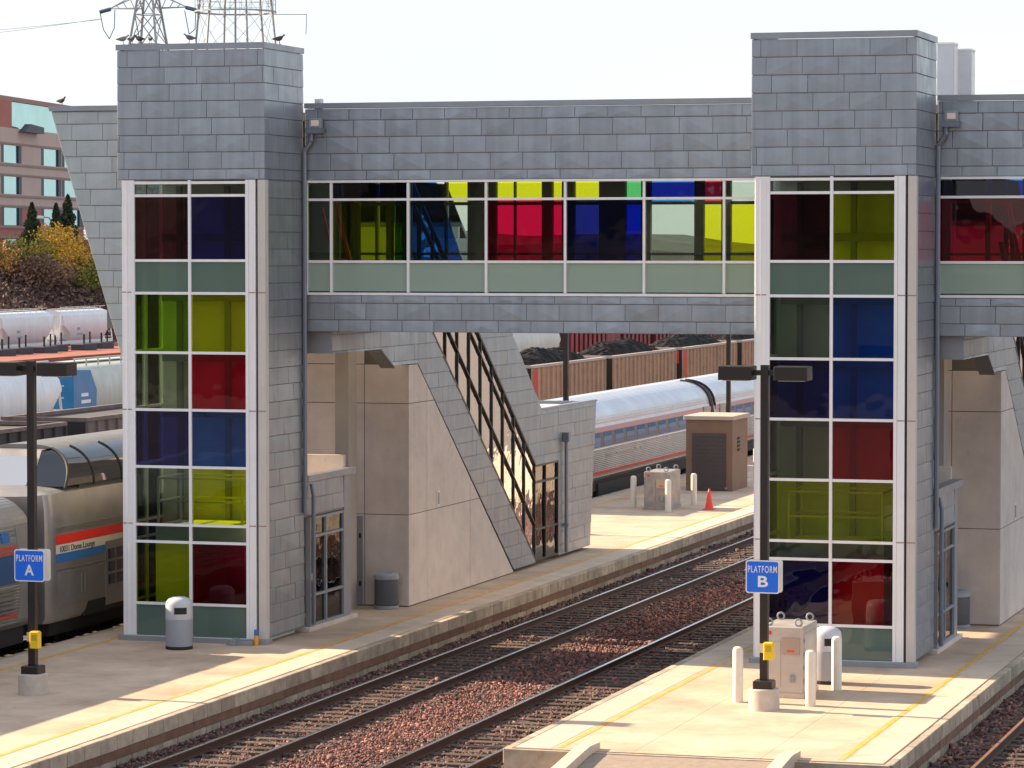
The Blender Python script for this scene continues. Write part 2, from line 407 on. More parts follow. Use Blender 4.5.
# front face and ramp of platform B
MB().box(BX0+.0, BX1-.0, 57.5, 57.62, -.8, -.006).build('end_wall', BLOCK, platB)
r = thing('ramp', 'brown asphalt ramp with concrete kerbs sloping down from platform B', 'ramp', (-14.07, 55, -.8), kind='structure')
MB().prism([(57.49,-.8),(57.49,-.02),(57.2,-.03),(50,-.78),(50,-.8)], 'x', -15.75, -12.38).build('ramp_surface', ASPH, r)
for xa in (-16.02, -12.36):
    MB().prism([(58.0,.003),(58.0,.12),(57.3,.14),(50,-.55),(50,-.8),(57.45,-.8)], 'x', xa, xa+.25).build('kerb', BLOCK if 0 else STRIP, r)

def rail_mb(x, y0, y1, top):
    m = MB()
    pr = [(-.07,-.17),(.07,-.17),(.07,-.15),(.012,-.13),(.012,-.045),(.036,-.035),(.036,-.004),(-.036,-.004),(-.036,-.035),(-.012,-.045),(-.012,-.13),(-.07,-.15)]
    m.prism([(x+a, -.4+c) for a, c in pr], 'y', y0, y1, RAIL)
    m.prism([(x-.033,-.404),(x+.033,-.404),(x+.026,-.397),(x-.026,-.397)], 'y', y0, y1, top)
    return m
tie_me = MB().bbox(-1.3, 1.3, -.115, .115, -.17, 0, .01).mesh('tie', TIE)
plate_me = MB().bbox(-.09, .09, -.16, .16, 0, .018, .006).mesh('tie_plate', RAIL)
def track(xc, y0, y1, ty0, ty1, label, top=RAILTOP, z=0):
    t = thing('railway_track', label, 'railway track', (xc, y0, -.7+z), kind='structure')
    for s in (-1, 1): o = rail_mb(xc+s*.755, y0, y1, top).build('rail', None, t); o.location.z += z
    y = ty0
    while y < ty1:
        o = link('tie', tie_me, t, (xc+random.uniform(-.05,.05), y+random.uniform(-.03,.03), -.552+z+random.uniform(-.012,.008))); o.rotation_euler.z = random.uniform(-.012,.012)
        y += .56
    return t
T1, T2, T3 = -23.05, -18.95, -8.68
track(T1, 35, 260, 52, 128, 'railway track running along the right edge of platform A')
track(T2, 35, 260, 50, 120, 'railway track running along the left edge of platform B')
track(T3, 35, 260, 57, 90, 'railway track with rusty rails right of platform B', RUSTTOP)
XT = -33.45
track(XT, 35, 330, 60, 80, 'railway track under the silver passenger train')
XC = -48.6
track(XC, 35, 420, 60, 61, 'yard track under the string of coal cars', z=-.25)
XM = -62.6
track(XM, 60, 420, 60, 61, 'yard track under the maroon, white and blue freight cars', z=-.25)
XH = -132.5
track(XH, 150, 420, 150, 151, 'far yard track under the white covered hopper cars', z=-.3)
def bed(x0, x1, y0, y1, label, amp=.03, step=.35):
    nx = max(2, int((x1-x0)/step)); ny = int((y1-y0)/(step*1.6)); m = MB(); vs = []; fs = []
    for j in range(ny+1):
        for i in range(nx+1):
            x = x0+(x1-x0)*i/nx; y = y0+(y1-y0)*j/ny
            e = min(1, min(i, nx-i)/1.0) if 0 else 1
            vs.append((x, y, -.60+random.uniform(-amp, amp)))
    for j in range(ny):
        for i in range(nx): a = j*(nx+1)+i; fs.append((a,a+1,a+nx+2,a+nx+1))
    m.add(vs, fs); return tag(m.build('ballast_bed', BALLAST, smooth=True), label, 'ballast', kind='structure')
bed(AX1+.02, BX0-.02, 40, 180, 'brown ballast bed between the platforms')
bed(BX1+.02, -3, 40, 150, 'brown ballast bed right of platform B')
bed(-42, AX0-.02, 40, 200, 'dark ballast bed under the passenger train')

def stones(x0, x1, bands, label):
    rng = np.random.default_rng(3)
    P = []
    for y0, y1, dens, sz in bands:
        n = int((x1-x0)*(y1-y0)*dens); q = np.empty((n, 4)); q[:,0] = rng.uniform(x0+.06, x1-.06, n); q[:,1] = rng.uniform(y0, y1, n)
        q[:,2] = -.595+rng.uniform(-.01,.045,n); q[:,3] = sz*rng.uniform(.5,1.1,n)*np.where(rng.random(n) < .06, 1.9, 1); P.append(q)
    P = np.concatenate(P)
    keep = np.ones(len(P), bool)
    for tx in (T1, T2, T3):
        for s in (-1, 1): keep &= np.abs(P[:,0]-(tx+s*.755)) > .09
        inside = np.abs(P[:,0]-tx) < .68
        keep &= ~(inside & (rng.random(len(P)) < .62))
    P = P[keep]; n = len(P)
    base = np.array([(-1,-1,-1),(1,-1,-1),(1,1,-1),(-1,1,-1),(-1,-1,1),(1,-1,1),(1,1,1),(-1,1,1)], float)*.5
    V = base[None]*P[:,None,3:4]*rng.uniform(.55,1.25,(n,1,3)) + rng.uniform(-.22,.22,(n,8,3))*P[:,None,3:4]
    a = rng.uniform(0,6.28,n); c, s_ = np.cos(a)[:,None], np.sin(a)[:,None]
    x = V[:,:,0]*c-V[:,:,1]*s_; y = V[:,:,0]*s_+V[:,:,1]*c; V[:,:,0] = x; V[:,:,1] = y
    V += P[:,None,:3]; V = V.reshape(-1,3)
    q = np.array([(0,3,2,1),(4,5,6,7),(0,1,5,4),(1,2,6,5),(2,3,7,6),(3,0,4,7)])
    Fq = (q[None]+(np.arange(n)*8)[:,None,None]).reshape(-1)
    me = bpy.data.meshes.new('ballast'); me.vertices.add(len(V)); me.vertices.foreach_set('co', V.ravel())
    me.loops.add(len(Fq)); me.loops.foreach_set('vertex_index', Fq); nf = len(Fq)//4; me.polygons.add(nf)
    me.polygons.foreach_set('loop_start', np.arange(nf)*4); me.polygons.foreach_set('loop_total', np.full(nf,4)); me.update()
    pal = np.array([(.33,.14,.12),(.25,.11,.10),(.42,.19,.155),(.14,.085,.085),(.48,.28,.20),(.20,.13,.13)])
    col = pal[rng.integers(0,len(pal),n)]*rng.uniform(.7,1.2,(n,1))
    x_, y_ = P[:,0], P[:,1]
    patch = .5+.5*np.sin(x_*2.1+np.sin(y_*.37)*2.2)*np.sin(y_*.55+x_*.8)
    mid = np.exp(-((x_+21.0)/1.1)**2)
    col *= (.46+.28*patch+.20*mid)[:,None]; col[:,1:] *= (1.06-.14*mid)[:,None]
    col = np.repeat(np.concatenate([col,np.ones((n,1))],1),8,0)
    at = me.attributes.new('tint','FLOAT_COLOR','POINT'); at.data.foreach_set('color', col.ravel())
    me.materials.append(attr_mat('ballast_stone'))
    return tag(link('ballast', me), label, 'ballast', kind='stuff')
stones(AX1+.05, BX0-.05, ((50,70,300,.040),(70,92,165,.050),(92,122,60,.07)), 'loose pinkish brown ballast stones between the platforms')
stones(BX1+.05, -6, ((57,78,90,.065),), 'loose brown ballast stones right of platform B')

# ------------------------------------------------------------------ elevator towers
YF, YB, YBK = 71.0, 73.55, 77.7     # tower fronts, bridge front, bridge back
ROWZ = [10.43, 10.14, 8.67, 7.93, 6.58, 5.28, 3.98, 2.66, 2.27, .86, .09]
PW, PH = .79, .385
def tower(ox, cols, label, off):
    """ox = x of the right-hand (track side) face"""
    t = thing('elevator_tower', label, 'elevator tower', (ox-1.78, 72.2, 0))
    # head block
    hd = MB().box(ox-3.55, ox-.02, YF+.02, YB-.01, 10.50, 13.42).box(ox-3.3, ox-.2, YF+.3, YB-.05, 13.42, 13.44).build('head_wall', ZINC_B, t)
    reg = [(ox-3.57,10.50),(ox,10.50),(ox,13.43),(ox-3.57,13.43)]
    cladding(hd, 'front', YF+.02, reg, rows_between(13.43, [PH]*7+[.235]), PW, .117, ZINC, off)
    cap = MB()
    cap.box(ox-3.59, ox+.02, YF-.03, YF+.10, 13.44, 13.57, ZINC_S).box(ox-.10, ox+.02, YF+.102, YB-.032, 13.44, 13.57, ZINC_S)
    cap.box(ox-3.59, ox-3.48, YF+.102, YB-.032, 13.44, 13.57, ZINC_S).box(ox-3.59, ox+.02, YB-.03, YB-.005, 13.44, 13.57, ZINC_S)
    cap.build('parapet_cap', None, t)
    # track-side wall
    sw = MB().box(ox-.14, ox-.02, YF+.22, YB-.01, .12, 10.498).build('side_wall', ZINC_B, t)
    reg = [(YF+.06,.16),(YB-.01,.16),(YB-.01,13.43),(YF+.06,13.43)]
    hs = [PH]*34+[.18]
    cladding(sw, 'side', ox-.02, [(YF+.24,.16),(YB-.012,.16),(YB-.012,10.47),(YF+.24,10.47)], rows_between(13.43-PH*7-.235-.03, [PH]*26+[.3]), 1.25, .32, ZINC, off)
    cladding(hd, 'side', ox-.02, [(YF+.03,10.50),(YB-.012,10.50),(YB-.012,13.43),(YF+.03,13.43)], rows_between(13.43, [PH]*7+[.235]), 1.25, .32, ZINC, off)
    # white corner columns
    cl = MB().box(ox-3.47, ox-3.235, YF, YF+.25, .12, 10.49).box(ox-3.36, ox-3.34, YF-.012, YF+.01, .12, 10.48).build('corner_column', ALU, t)
    cr = MB().box(ox-.385, ox-.225, YF, YF+.25, .12, 10.49).build('corner_column', ALU, t)
    cb = MB().box(ox-.17, ox+.012, YF+.01, YF+.215, .12, 10.49, BEIGE).box(ox-.22, ox-.172, YF+.07, YF+.2, .12, 10.48, DARKFR).build('corner_column', None, t)
    jn = MB()
    for z in (7.95, 5.28, 2.68):
        jn.box(ox-3.475, ox-3.234, YF-.004, YF+.01, z-.012, z+.012).box(ox-.387, ox-.223, YF-.004, YF+.01, z-.012, z+.012).box(ox-.172, ox+.016, YF+.005, YF+.01, z-.012, z+.012)
    jn.build('column_joint', mat('joint_rust', (.36,.22,.18), .8), t)
    # curtain wall
    fr = MB()
    for x in (ox-3.195, ox-1.815, ox-.425):
        wd = .036 if x != ox-1.815 else .033
        fr.box(x-wd, x+wd, YF-.01, YF+.10, .12, 10.49)
    for z in ROWZ:
        fr.box(ox-3.156, ox-1.85, YF-.006, YF+.09, z-.03, z+.03).box(ox-1.78, ox-.464, YF-.006, YF+.09, z-.03, z+.03)
    frame = fr.build('glazing_frame', ALU, t)
    for r in range(10):
        for c in range(2):
            xa = ox-3.195+.038 if c == 0 else ox-1.815+.033; xb = ox-1.815-.033 if c == 0 else ox-.425-.038
            o = MB().box(-(xb-xa)/2-.004, (xb-xa)/2+.004, -.008, .008, -(ROWZ[r]-ROWZ[r+1])/2+.026, (ROWZ[r]-ROWZ[r+1])/2-.026).build('pane', G[cols[r][c]])
            o.parent = frame; o.location = ((xa+xb)/2, YF+.045, (ROWZ[r]+ROWZ[r+1])/2)
            o.rotation_euler = (random.uniform(-.003,.003), 0, random.uniform(-.004,.004))
    MB().bbox(ox-3.58, ox+.05, YF-.06, YF+.3, 0, .115, .012).build('plinth', STEEL, t)
    # left side: unseen glazing added to let sun into the shaft; back wall, shaft
    lf = MB()
    for y in (YF+.28, YF+1.4, YB-.14): lf.box(ox-3.55, ox-3.45, y-.04, y+.04, .1, 10.48)
    for z in ROWZ[2:]: lf.box(ox-3.54, ox-3.46, YF+.32, YF+1.36, z-.03, z+.03).box(ox-3.54, ox-3.46, YF+1.44, YB-.18, z-.03, z+.03)
    lfo = lf.build('added_side_frame', ALU, t)
    for k in range(2, 10):
        for ya, yb in ((YF+.32, YF+1.36), (YF+1.44, YB-.18)):
            MB().box(ox-3.508, ox-3.492, ya, yb, ROWZ[k+1]+.03, ROWZ[k]-.03).build('pane', G['clear'], lfo)
    MB().box(ox-3.45, ox-.15, YB-.22, YB-.06, .1, 10.48).build('shaft_wall', INTW, t)
    MB().box(ox-3.4, ox-.16, YF+.3, YB-.23, .02, .1).build('shaft_floor', INTW, t)
    g = MB()
    for x in (ox-2.95, ox-1.75, ox-.55):
        g.box(x-.06, x+.06, YB-.45, YB-.30, .1, 10.4)
    for z in (1.2, 2.45, 5.1, 6.4, 7.8, 9.2): g.box(ox-3.35, ox-.3, YB-.50, YB-.452, z-.09, z+.09)
    g.build('guide_rail', STEEL, t)
    # elevator car standing at the platform, with the guard rail on its roof
    cabx0, cabx1 = ox-2.9, ox-.75
    c = MB(); c.box(cabx0, cabx1, YF+.55, YB-.55, .12, 2.62, INTW); cab = c.build('elevator_car', None, t)
    c = MB()
    for x in (cabx0+.05, cabx1-.05):
        for y in (YF+.6, YB-.6): c.box(x-.025, x+.025, y-.025, y+.025, 2.62, 3.7)
    for z in (3.15, 3.68):
        for y in (YF+.6, YB-.6): c.box(cabx0+.08, cabx1-.08, y-.022, y+.022, z-.022, z+.022)
        for x in (cabx0+.05, cabx1-.05): c.box(x-.02, x+.02, YF+.63, YB-.63, z-.02, z+.02)
    c.build('roof_rail', mat('rail_pale', (.6,.6,.55), .5), cab)
    # downspout with floodlight at the bridge corner
    px, py = ox+.06, YB-.12
    MB().tube([(px,py,2.8),(px,py,11.2),(px+.16,py,11.42),(px+.16,py,11.6)], .055, 8).build('downspout', PIPE, t)
    return t
colsA = [('dark','dark'),('wine','navy'),('spandrel','spandrel'),('green','lime'),('dark','red'),('navy','blue'),('dark','lime'),('dark','dark'),('lime','maroon'),('spandrel','spandrel')]
colsB = [('dark','dark'),('wine','lime'),('spandrel','spandrel'),('dark','blue'),('navy','blue'),('dark','red'),('lime','lime'),('dark','dark'),('navy','red'),('spandrel','spandrel')]
OA, OB = -27.13, -12.38
tower(OA, colsA, 'grey metal elevator tower with coloured glass on platform A, pigeons on top', .25)
tower(OB, colsB, 'grey metal elevator tower with coloured glass on platform B', .2)

# ------------------------------------------------------------------ footbridge
BT = 12.30
br = thing('footbridge', 'grey metal footbridge with coloured glass strip joining the two towers', 'footbridge', (-21.5, 75.5, 7))
def bwall(x0, x1, off):
    up = MB().box(x0, x1, YB+.02, YB+.25, 10.52, 12.16).build('upper_wall', ZINC_B, br)
    cladding(up, 'front', YB+.02, [(x0,10.52),(x1,10.52),(x1,12.17),(x0,12.17)], rows_between(12.17, [.27,PH,PH,PH,.225]), .774, .107, ZINC, off)
    lo = MB().box(x0, x1, YB+.02, YB+.25, 7.02, 7.86).build('lower_wall', ZINC_B, br)
    cladding(lo, 'front', YB+.02, [(x0,7.02),(x1,7.02),(x1,7.86),(x0,7.86)], rows_between(7.86, [.18,PH,.275]), .774, .107, ZINC, off+.3)
    MB().box(x0, x1, YB-.05, YB+.25, 12.18, BT).build('parapet_cap', ZINC_S, br)
    sl = MB().box(x0, x1, YB-.03, YB+.06, 7.865, 7.925).box(x0, x1, YB-.02, YB+.1, 10.46, 10.515).build('sill', ALU, br)
def bglaz(xs, cols, x_end):
    fr = MB(); zs = [10.455, 10.07, 8.64, 7.93]
    for x in xs: fr.box(x-.028, x+.028, YB-.012, YB+.12, 7.93, 10.455)
    for z in zs[1:3]:
        for a, c in zip(xs, xs[1:]): fr.box(a+.03, c-.03, YB-.006, YB+.10, z-.028, z+.028)
    f = fr.build('glazing_frame', ALU, br)
    for i, (a, c) in enumerate(zip(xs, xs[1:])):
        for r in range(3):
            za, zb = zs[r+1], zs[r]
            o = MB().box(-(c-a)/2+.026, (c-a)/2-.026, -.008, .008, -(zb-za)/2+.024, (zb-za)/2-.024).build('pane', G[cols[i][r]])
            o.parent = f; o.location = ((a+c)/2, YB+.05, (za+zb)/2)
            o.rotation_euler = (random.uniform(-.003,.003), 0, random.uniform(-.004,.004))
XL, XR = OA+.03, OB-3.58
bwall(XL, XR, .30)
bwall(OB+.03, -5.0, .1)
bglaz([XL+.03,-26.46,-24.585,-22.71,-20.835,-18.99,-17.145,XR-.03],
      [('clear','clear','spandrel_light'),('navy','lime','spandrel_light'),('clear','clear','spandrel_light'),('clear','red','spandrel_light'),('clear','navy','spandrel_light'),('purple','clear','spandrel_light'),('clear','clear','spandrel_light')], XR)
bglaz([OB+.06,-10.40,-8.5,-6.6,-5.03], [('navy','red','spandrel_light'),('clear','lime','spandrel_light'),('navy','clear','spandrel_light'),('clear','red','spandrel_light')], -5)
# slanted left end, clad from top to bottom
es = MB().prism([(-33.50,12.2),(-31.72,6.4),(-30.2,6.4),(-30.2,12.2)], 'y', YB+.06, YB+.3).build('end_wall', ZINC_B, br)
cladding(es, 'front', YB+.06, [(-33.52,12.18),(-31.74,6.4),(-30.3,6.4),(-30.3,12.18)], rows_between(12.18, [.30]+[PH]*15), .79, .117, ZINC_W, .42)
MB().prism([(-33.57,12.31),(-33.53,12.19),(-30.2,12.19),(-30.2,12.31)], 'y', YB-.03, YB+.3).build('parapet_cap', ZINC_S, br)
MB().prism([(-33.50,12.18),(-31.72,6.4),(-31.60,6.4),(-33.38,12.18)], 'y', YB+.31, YBK).build('end_cladding', ZINC_S, br)
# deck, roof, rear wall
MB().box(-32.2, -5, YB+.26, YBK, 7.05, 7.75).build('deck', INTD, br)
MB().box(-33.3, -5, YB+.26, YBK, 11.9, 12.1).build('roof', ZINC_S, br)
MB().box(-33, -5, YB+.3, YBK-.2, 10.6, 10.7).build('ceiling', INTW, br)
bk = MB().box(-33, -5, YBK-.1, YBK+.1, 7.0, 8.35, ZINC_S).box(-33, -5, YBK-.1, YBK+.1, 10.62, 12.2, ZINC_S).box(-33, -27.3, YBK-.1, YBK+.1, 8.352, 10.618, INTW)
rear = bk.build('rear_wall', None, br)
def zpix_x(px, Y):   # x on the plane y=Y seen at picture column px (layout only)
    dx = (px-512)/F; fx, fy = -math.sin(YAW)*math.cos(PITCH), math.cos(YAW)*math.cos(PITCH)
    return Y*(fx+math.cos(YAW)*dx)/(fy+math.sin(YAW)*dx)
segs = [(333,349,'clear','sky'),(352,358,'sky','sky'),(360,377,'yellow','sky'),(379,404,'sky','sky'),(412,446,'sky','sky'),(448,469,'yellow','sky'),(497,515,'yellow','sky'),(516,543,'yellow','sky'),(553,563,'yellow','sky'),(575,600,'yellow','clear'),(626,642,'sgreen','sblue'),(651,695,'sblue','sky'),(704,722,'sred','yellow'),(731,762,'sky','yellow'),(790,850,'yellow','sky'),(905,935,'sky','sred'),(950,985,'sgreen','sky'),(990,1022,'sblue','sky'),(1030,1080,'sky','sky'),(1090,1140,'yellow','sky')]  # leftmost rear panes added to let light through the front glass
post = MB(); last = -27.298
for a, c, top, mid in segs:
    xa, xc = zpix_x(a, YBK), zpix_x(c, YBK)
    post.box(last, xa, YBK-.12, YBK+.08, 8.352, 10.618)
    MB().box(xa, xc, YBK-.01, YBK+.01, 8.352, 9.98).build('pane', G[mid], rear)
    MB().box(xa, xc, YBK-.01, YBK+.01, 10.06, 10.618).build('pane', G[top], rear)
    post.box(xa, xc, YBK-.1, YBK+.06, 9.982, 10.058)
    last = xc
post.box(last, -5, YBK-.12, YBK+.08, 8.352, 10.618)
post.build('rear_posts', mat('rear_post', (.42,.46,.42), .6), rear)
MB().box(-33, -5, YBK-.26, YBK-.2, 8.78, 8.84).build('handrail', STEEL, br)
MB().prism([(-25.6,7.76),(-23.6,7.76),(-24.6,10.55),(-25.6,10.55)], 'y', 75.6, 75.66).build('partition', glass('glass_partition', (.02,.16,.80)), br)
MB().box(-26.6, -26.45, 75.4, 75.6, 7.76, 10.58).box(-25.75, -25.62, 75.4, 75.6, 7.76, 10.58).box(-23.5,-23.35,75.3,75.5,7.76,10.58).build('interior_post', INTD, br)
MB().bar((-27.0,75.0,10.5),(-26.3,75.0,7.9),.05).bar((-27.2,75.0,9.9),(-26.75,75.0,8.0),.035).build('stair_rail', RED, br)
# floodlights at the two downspout heads
for ox, lb in ((OA,'small floodlight on bracket beside left tower, above the bridge windows'),(OB,'small floodlight on bracket at right tower, above the bridge windows')):
    f = thing('floodlight', lb, 'floodlight', (ox+.33, YB-.1, 11.6), 'floodlights at the tower corners')
    MB().box(ox+.12, ox+.54, YB-.26, YB-.055, 11.60, 11.72).build('bracket', PIPE, f)
    MB().bbox(ox+.20, ox+.50, YB-.24, YB-.06, 11.725, 11.95, .015).build('housing', STEEL, f)
    MB().box(ox+.27, ox+.46, YB-.252, YB-.242, 11.77, 11.90).build('lens', mat('lamp_lens', (.9,.8,.66), .2), f)
MB().bbox(-26.98,-26.82,YB+.3,YB+.5,12.1,12.42,.01).build('roof_vent', CANL, br)
# pale rooftop vents right of tower B
for i, (x, y, top) in enumerate(((-13.12,78.0,13.72),(-12.86,78.9,13.62))):
    v = thing('rooftop_vent', ['taller pale metal vent box on footbridge roof beside right tower','shorter pale metal vent box, right of the pair on the footbridge roof'][i], 'vent', (x+.2,y,12.1), 'rooftop vents')
    MB().box(x, x+.38, y, y+.62, 12.1, top-.04).build('casing', mat('vent_metal', (.62,.63,.66), .45, .3, var=.05), v)
    MB().box(x-.015, x+.395, y-.015, y+.635, top-.04, top).build('cap', ALU, v)
    MB().box(x+.382, x+.39, y+.05, y+.57, 12.3, top-.1).build('side_panel', WHITE, v)  # white sheet makes the right face paler than the casing

# ------------------------------------------------------------------ stairs with vestibule and concrete core
def line(p, q): k = (q[1]-p[1])/(q[0]-p[0]); return lambda y: p[1]+k*(y-p[0])
L1 = line((81.5,6.77),(90.72,.2)); L2 = line((85.4,6.67),(90.72,2.85)); LR = line((88.57,6.51),(91.43,4.36))
def stair(ox, label, off):
    X = ox+.57; W = 4.0; XA = X-W
    s = thing('stair_enclosure', label, 'stair enclosure', (X-2, 85, 0))
    # concrete core and its panels
    core = MB().prism([(79.53,0),(88.5,0),(80.2,5.98),(79.53,5.98)], 'x', XA+.03, X-.03).box(XA+.03, X-.35, 79.53, 80.1, 5.98, 7.2).build('concrete_core', mat('joint_dark',(.16,.14,.12),.9), s)
    us = [XA+.03, XA+1.2, XA+2.83, X-.02]; zs = [.02, 2.3, 5.08, 6.05, 7.2]
    for i in range(3):
        for j in range(4):
            if j == 3 and i == 2: continue
            u0, u1, z0, z1 = us[i]+.009, us[i+1]-.009, zs[j]+.009, zs[j+1]-.009
            link('concrete_panel', slab_mesh('concrete_panel', [(u0,z0),(u1,z0),(u1,z1),(u0,z1)], .03, CONC, ins=.006), core, (0,79.53,0))
    us = [79.5, 80.95, 84.6, 88.7]; tri = [(79.505,.02),(88.6,.02),(80.2,6.04),(79.505,6.04)]
    for i in range(3):
        for j in range(3):
            pl = clip([(us[i]+.009,zs[j]+.009),(us[i+1]-.009,zs[j]+.009),(us[i+1]-.009,zs[j+1]-.009),(us[i]+.009,zs[j+1]-.009)], tri)
            if len(pl) > 2 and area(pl) > .01: link('concrete_panel', slab_mesh('concrete_panel', pl, .03, CONC, ins=.006), core, (X-.03,0,0), R(90))
    MB().prism([(79.5,.02),(88.6,.02),(80.2,6.04),(79.5,6.04)], 'x', XA, XA+.028).build('concrete_panel', CONC, core)
    MB().box(XA+1.9, XA+2.78, 79.46, 79.498, .02, 2.25).build('door', STEEL, core)
    MB().box(XA+2.70, XA+2.75, 79.44, 79.458, .5, .62).box(XA+2.70, XA+2.75, 79.44, 79.458, 1.7, 1.82).build('hinge', BLACK, core)
    MB().box(X+.001, X+.02, 81.75, 81.95, 2.35, 2.75, WHITE).box(X+.02,X+.024,81.80,81.83,2.4,2.7,BLACK).box(X+.02,X+.024,81.87,81.90,2.4,2.7,BLACK).build('wall_plate', None, core)
    # clad regions on the track side
    regs = [[(73.86,6.5),(77.35,6.5),(77.35,7.6),(73.86,7.6)], [(77.35,6.5),(78.3,6.07),(80.22,6.06),(80.35,7.58),(77.35,7.6)], [(80.22,6.06),(88.62,.1),(90.72,.1),(90.72,.19),(80.37,7.58)]]
    low = MB()
    for g in regs: low.prism(g, 'x', X-.12, X-.015)
    lo = low.build('lower_band', ZINC_B, s)
    rw = rows_between(9.24, [PH]*24)
    for g in regs: cladding(lo, 'side', X-.015, g, rw, 1.58, .33, ZINC, off, gap=.004)
    MB().prism([(77.37,6.49),(78.32,6.05),(78.36,6.0),(77.41,6.44)], 'x', X-.34, X+.02).build('chamfer_soffit', INTD, s)
    MB().box(XA-.2, X-.005, 73.82, 73.858, 6.5, 7.6).build('landing_fascia', ZINC_S, s)
    regs = [[(81.9,9.2),(90.72,2.85),(91.43,4.36),(85.04,9.2)], [(90.72,2.85),(93.05,2.85),(93.05,4.36),(91.43,4.36)], [(93.06,.1),(96.5,.1),(97.2,4.36),(93.06,4.36)]]
    upb = MB()
    for g in regs: upb.prism(g, 'x', X-.12, X-.015)
    up = upb.build('upper_band', ZINC_B, s)
    for g in regs: cladding(up, 'side', X-.015, g, rw, 1.58, .33, ZINC, off, gap=.004)
    # glazing: sloping strip with vertical mullions, then the doors at the foot
    fr = MB(); h = 2.66; t0, t1 = X-.10, X+.012
    ya, yb = 79.6, 90.70
    for k, (o_, wd) in enumerate(((0,.04),(.95,.024),(2.22,.024),(h,.04))):
        f = lambda y: L1(y)+o_*(1 if k < 3 else 1)
        fr.prism([(ya,f(ya)-wd),(yb,f(yb)-wd),(yb,f(yb)+wd),(ya,f(ya)+wd)], 'x', t0, t1+.004*(k % 2))
    ms = [90.70-1.02*k for k in range(0, 11)][::-1]
    for y in ms: fr.prism([(y-.02,max(.13,L1(y)+.03)),(y+.02,max(.13,L1(y)+.03)),(y+.02,L1(y)+h-.03),(y-.02,L1(y)+h-.03)], 'x', t0-.01, t1-.006)
    for y in (91.75, 93.02): fr.box(t0, t1, y-.03, y+.03, .13, 2.84)
    for z in (.16, 1.02, 2.35, 2.82): fr.box(t0-.004, t1-.004, 90.74, 93.0, z-.03, z+.03)
    frm = fr.build('glazing_frame', DARKFR, s)
    for a, c in zip(ms, ms[1:]):
        for o0, o1 in ((0,.95),(.95,2.22),(2.22,h)):
            pl = [(a+.03,L1(a+.03)+o0+.04),(c-.03,L1(c-.03)+o0+.04),(c-.03,L1(c-.03)+o1-.04),(a+.03,L1(a+.03)+o1-.04)]
            MB().prism(pl, 'x', X-.055, X-.04).build('pane', G['stair'], frm)
    for ya_, yb_ in ((90.73,91.72),(91.78,92.99)):
        for z0, z1 in ((.19,.99),(1.05,2.32),(2.38,2.79)):
            MB().box(X-.055, X-.04, ya_, yb_, z0, z1).build('pane', G['stair'], frm)
    # far side: plain wall with its own glazing, roof, end wall, flight
    fw = MB()
    for g in regs + [[(77.35,6.5),(78.3,6.07),(80.22,6.06),(80.35,7.58),(77.35,7.6)], [(80.22,6.06),(88.62,.1),(90.72,.1),(90.72,.19),(80.37,7.58)]]: fw.prism(g, 'x', XA, XA+.12)
    fw.build('far_side_wall', ZINC, s)
    fg = MB(); fg.prism([(ya,L1(ya)),(yb,L1(yb)),(yb,L1(yb)+h),(ya,L1(ya)+h)], 'x', XA+.05, XA+.065)
    fg.build('far_side_pane', G['stair'], s)
    MB().prism([(84.3,9.62),(91.5,4.2),(91.5,4.1),(84.3,9.5)], 'x', XA+.13, X-.13).build('sloping_roof', ZINC_S, s)
    MB().prism([(77.85,10.62),(83.0,10.6),(84.28,9.62),(84.28,9.6),(83,10.58),(77.85,10.6)], 'x', XA+.13, X-.13).build('added_skylight_pane', G['sky'], s)  # unseen skylight added to brighten the view through the bridge panes
    MB().prism([(84.0,7.6),(84.1,7.6),(84.1,9.5),(84.0,9.5)], 'x', XA+.13, X-.13).build('head_wall', INTW, s)
    rf = MB().box(XA+.13, X-.13, 91.55, 96.9, 4.15, 4.27).build('flat_roof', mat('roof_membrane', (.66,.62,.55), .85, var=.06), s)
    MB().box(X-.13, X+.02, 91.45, 97.25, 4.362, 4.42).box(XA-.02, XA+.13, 91.45, 97.25, 4.362, 4.42).prism([(96.55,.1),(96.62,.1),(97.25,4.36),(97.15,4.36)], 'x', XA+.122, X-.122).build('end_wall', ZINC_S, s)
    st = MB(); pr = []; n = 40
    for i in range(n+1):
        y = 79.6+(90.6-79.6)*i/n; z = 7.7-7.65*i/n; pr.append((y, z)); 
        if i < n: pr.append((y+(90.6-79.6)/n, z))
    pr = pr + [(90.6,.0),(90.0,.0),(79.6,7.2)]
    st.prism(pr, 'x', XA+.3, X-.35).build('flight', INTW, s)
    MB().tube([(X-.4,80,8.4),(X-.4,90.6,1.0)], .03, 6).build('handrail', STEEL, s)
    MB().tube([(X+.10,93.55,.15),(X+.10,93.55,3.6)], .05, 8).box(X+.02, X+.2, 93.45, 93.65, 3.35, 3.62).box(X+.03,X+.17,93.47,93.63,.9,1.0).build('downspout', PIPE, s)
    # steel-clad column under the landing
    MB().box(X-1.50, X-1.15, 78.25, 78.85, 0, 6.5).build('column', mat('column_grey',(.40,.365,.33),.7,0,var=.06), s)
    return s
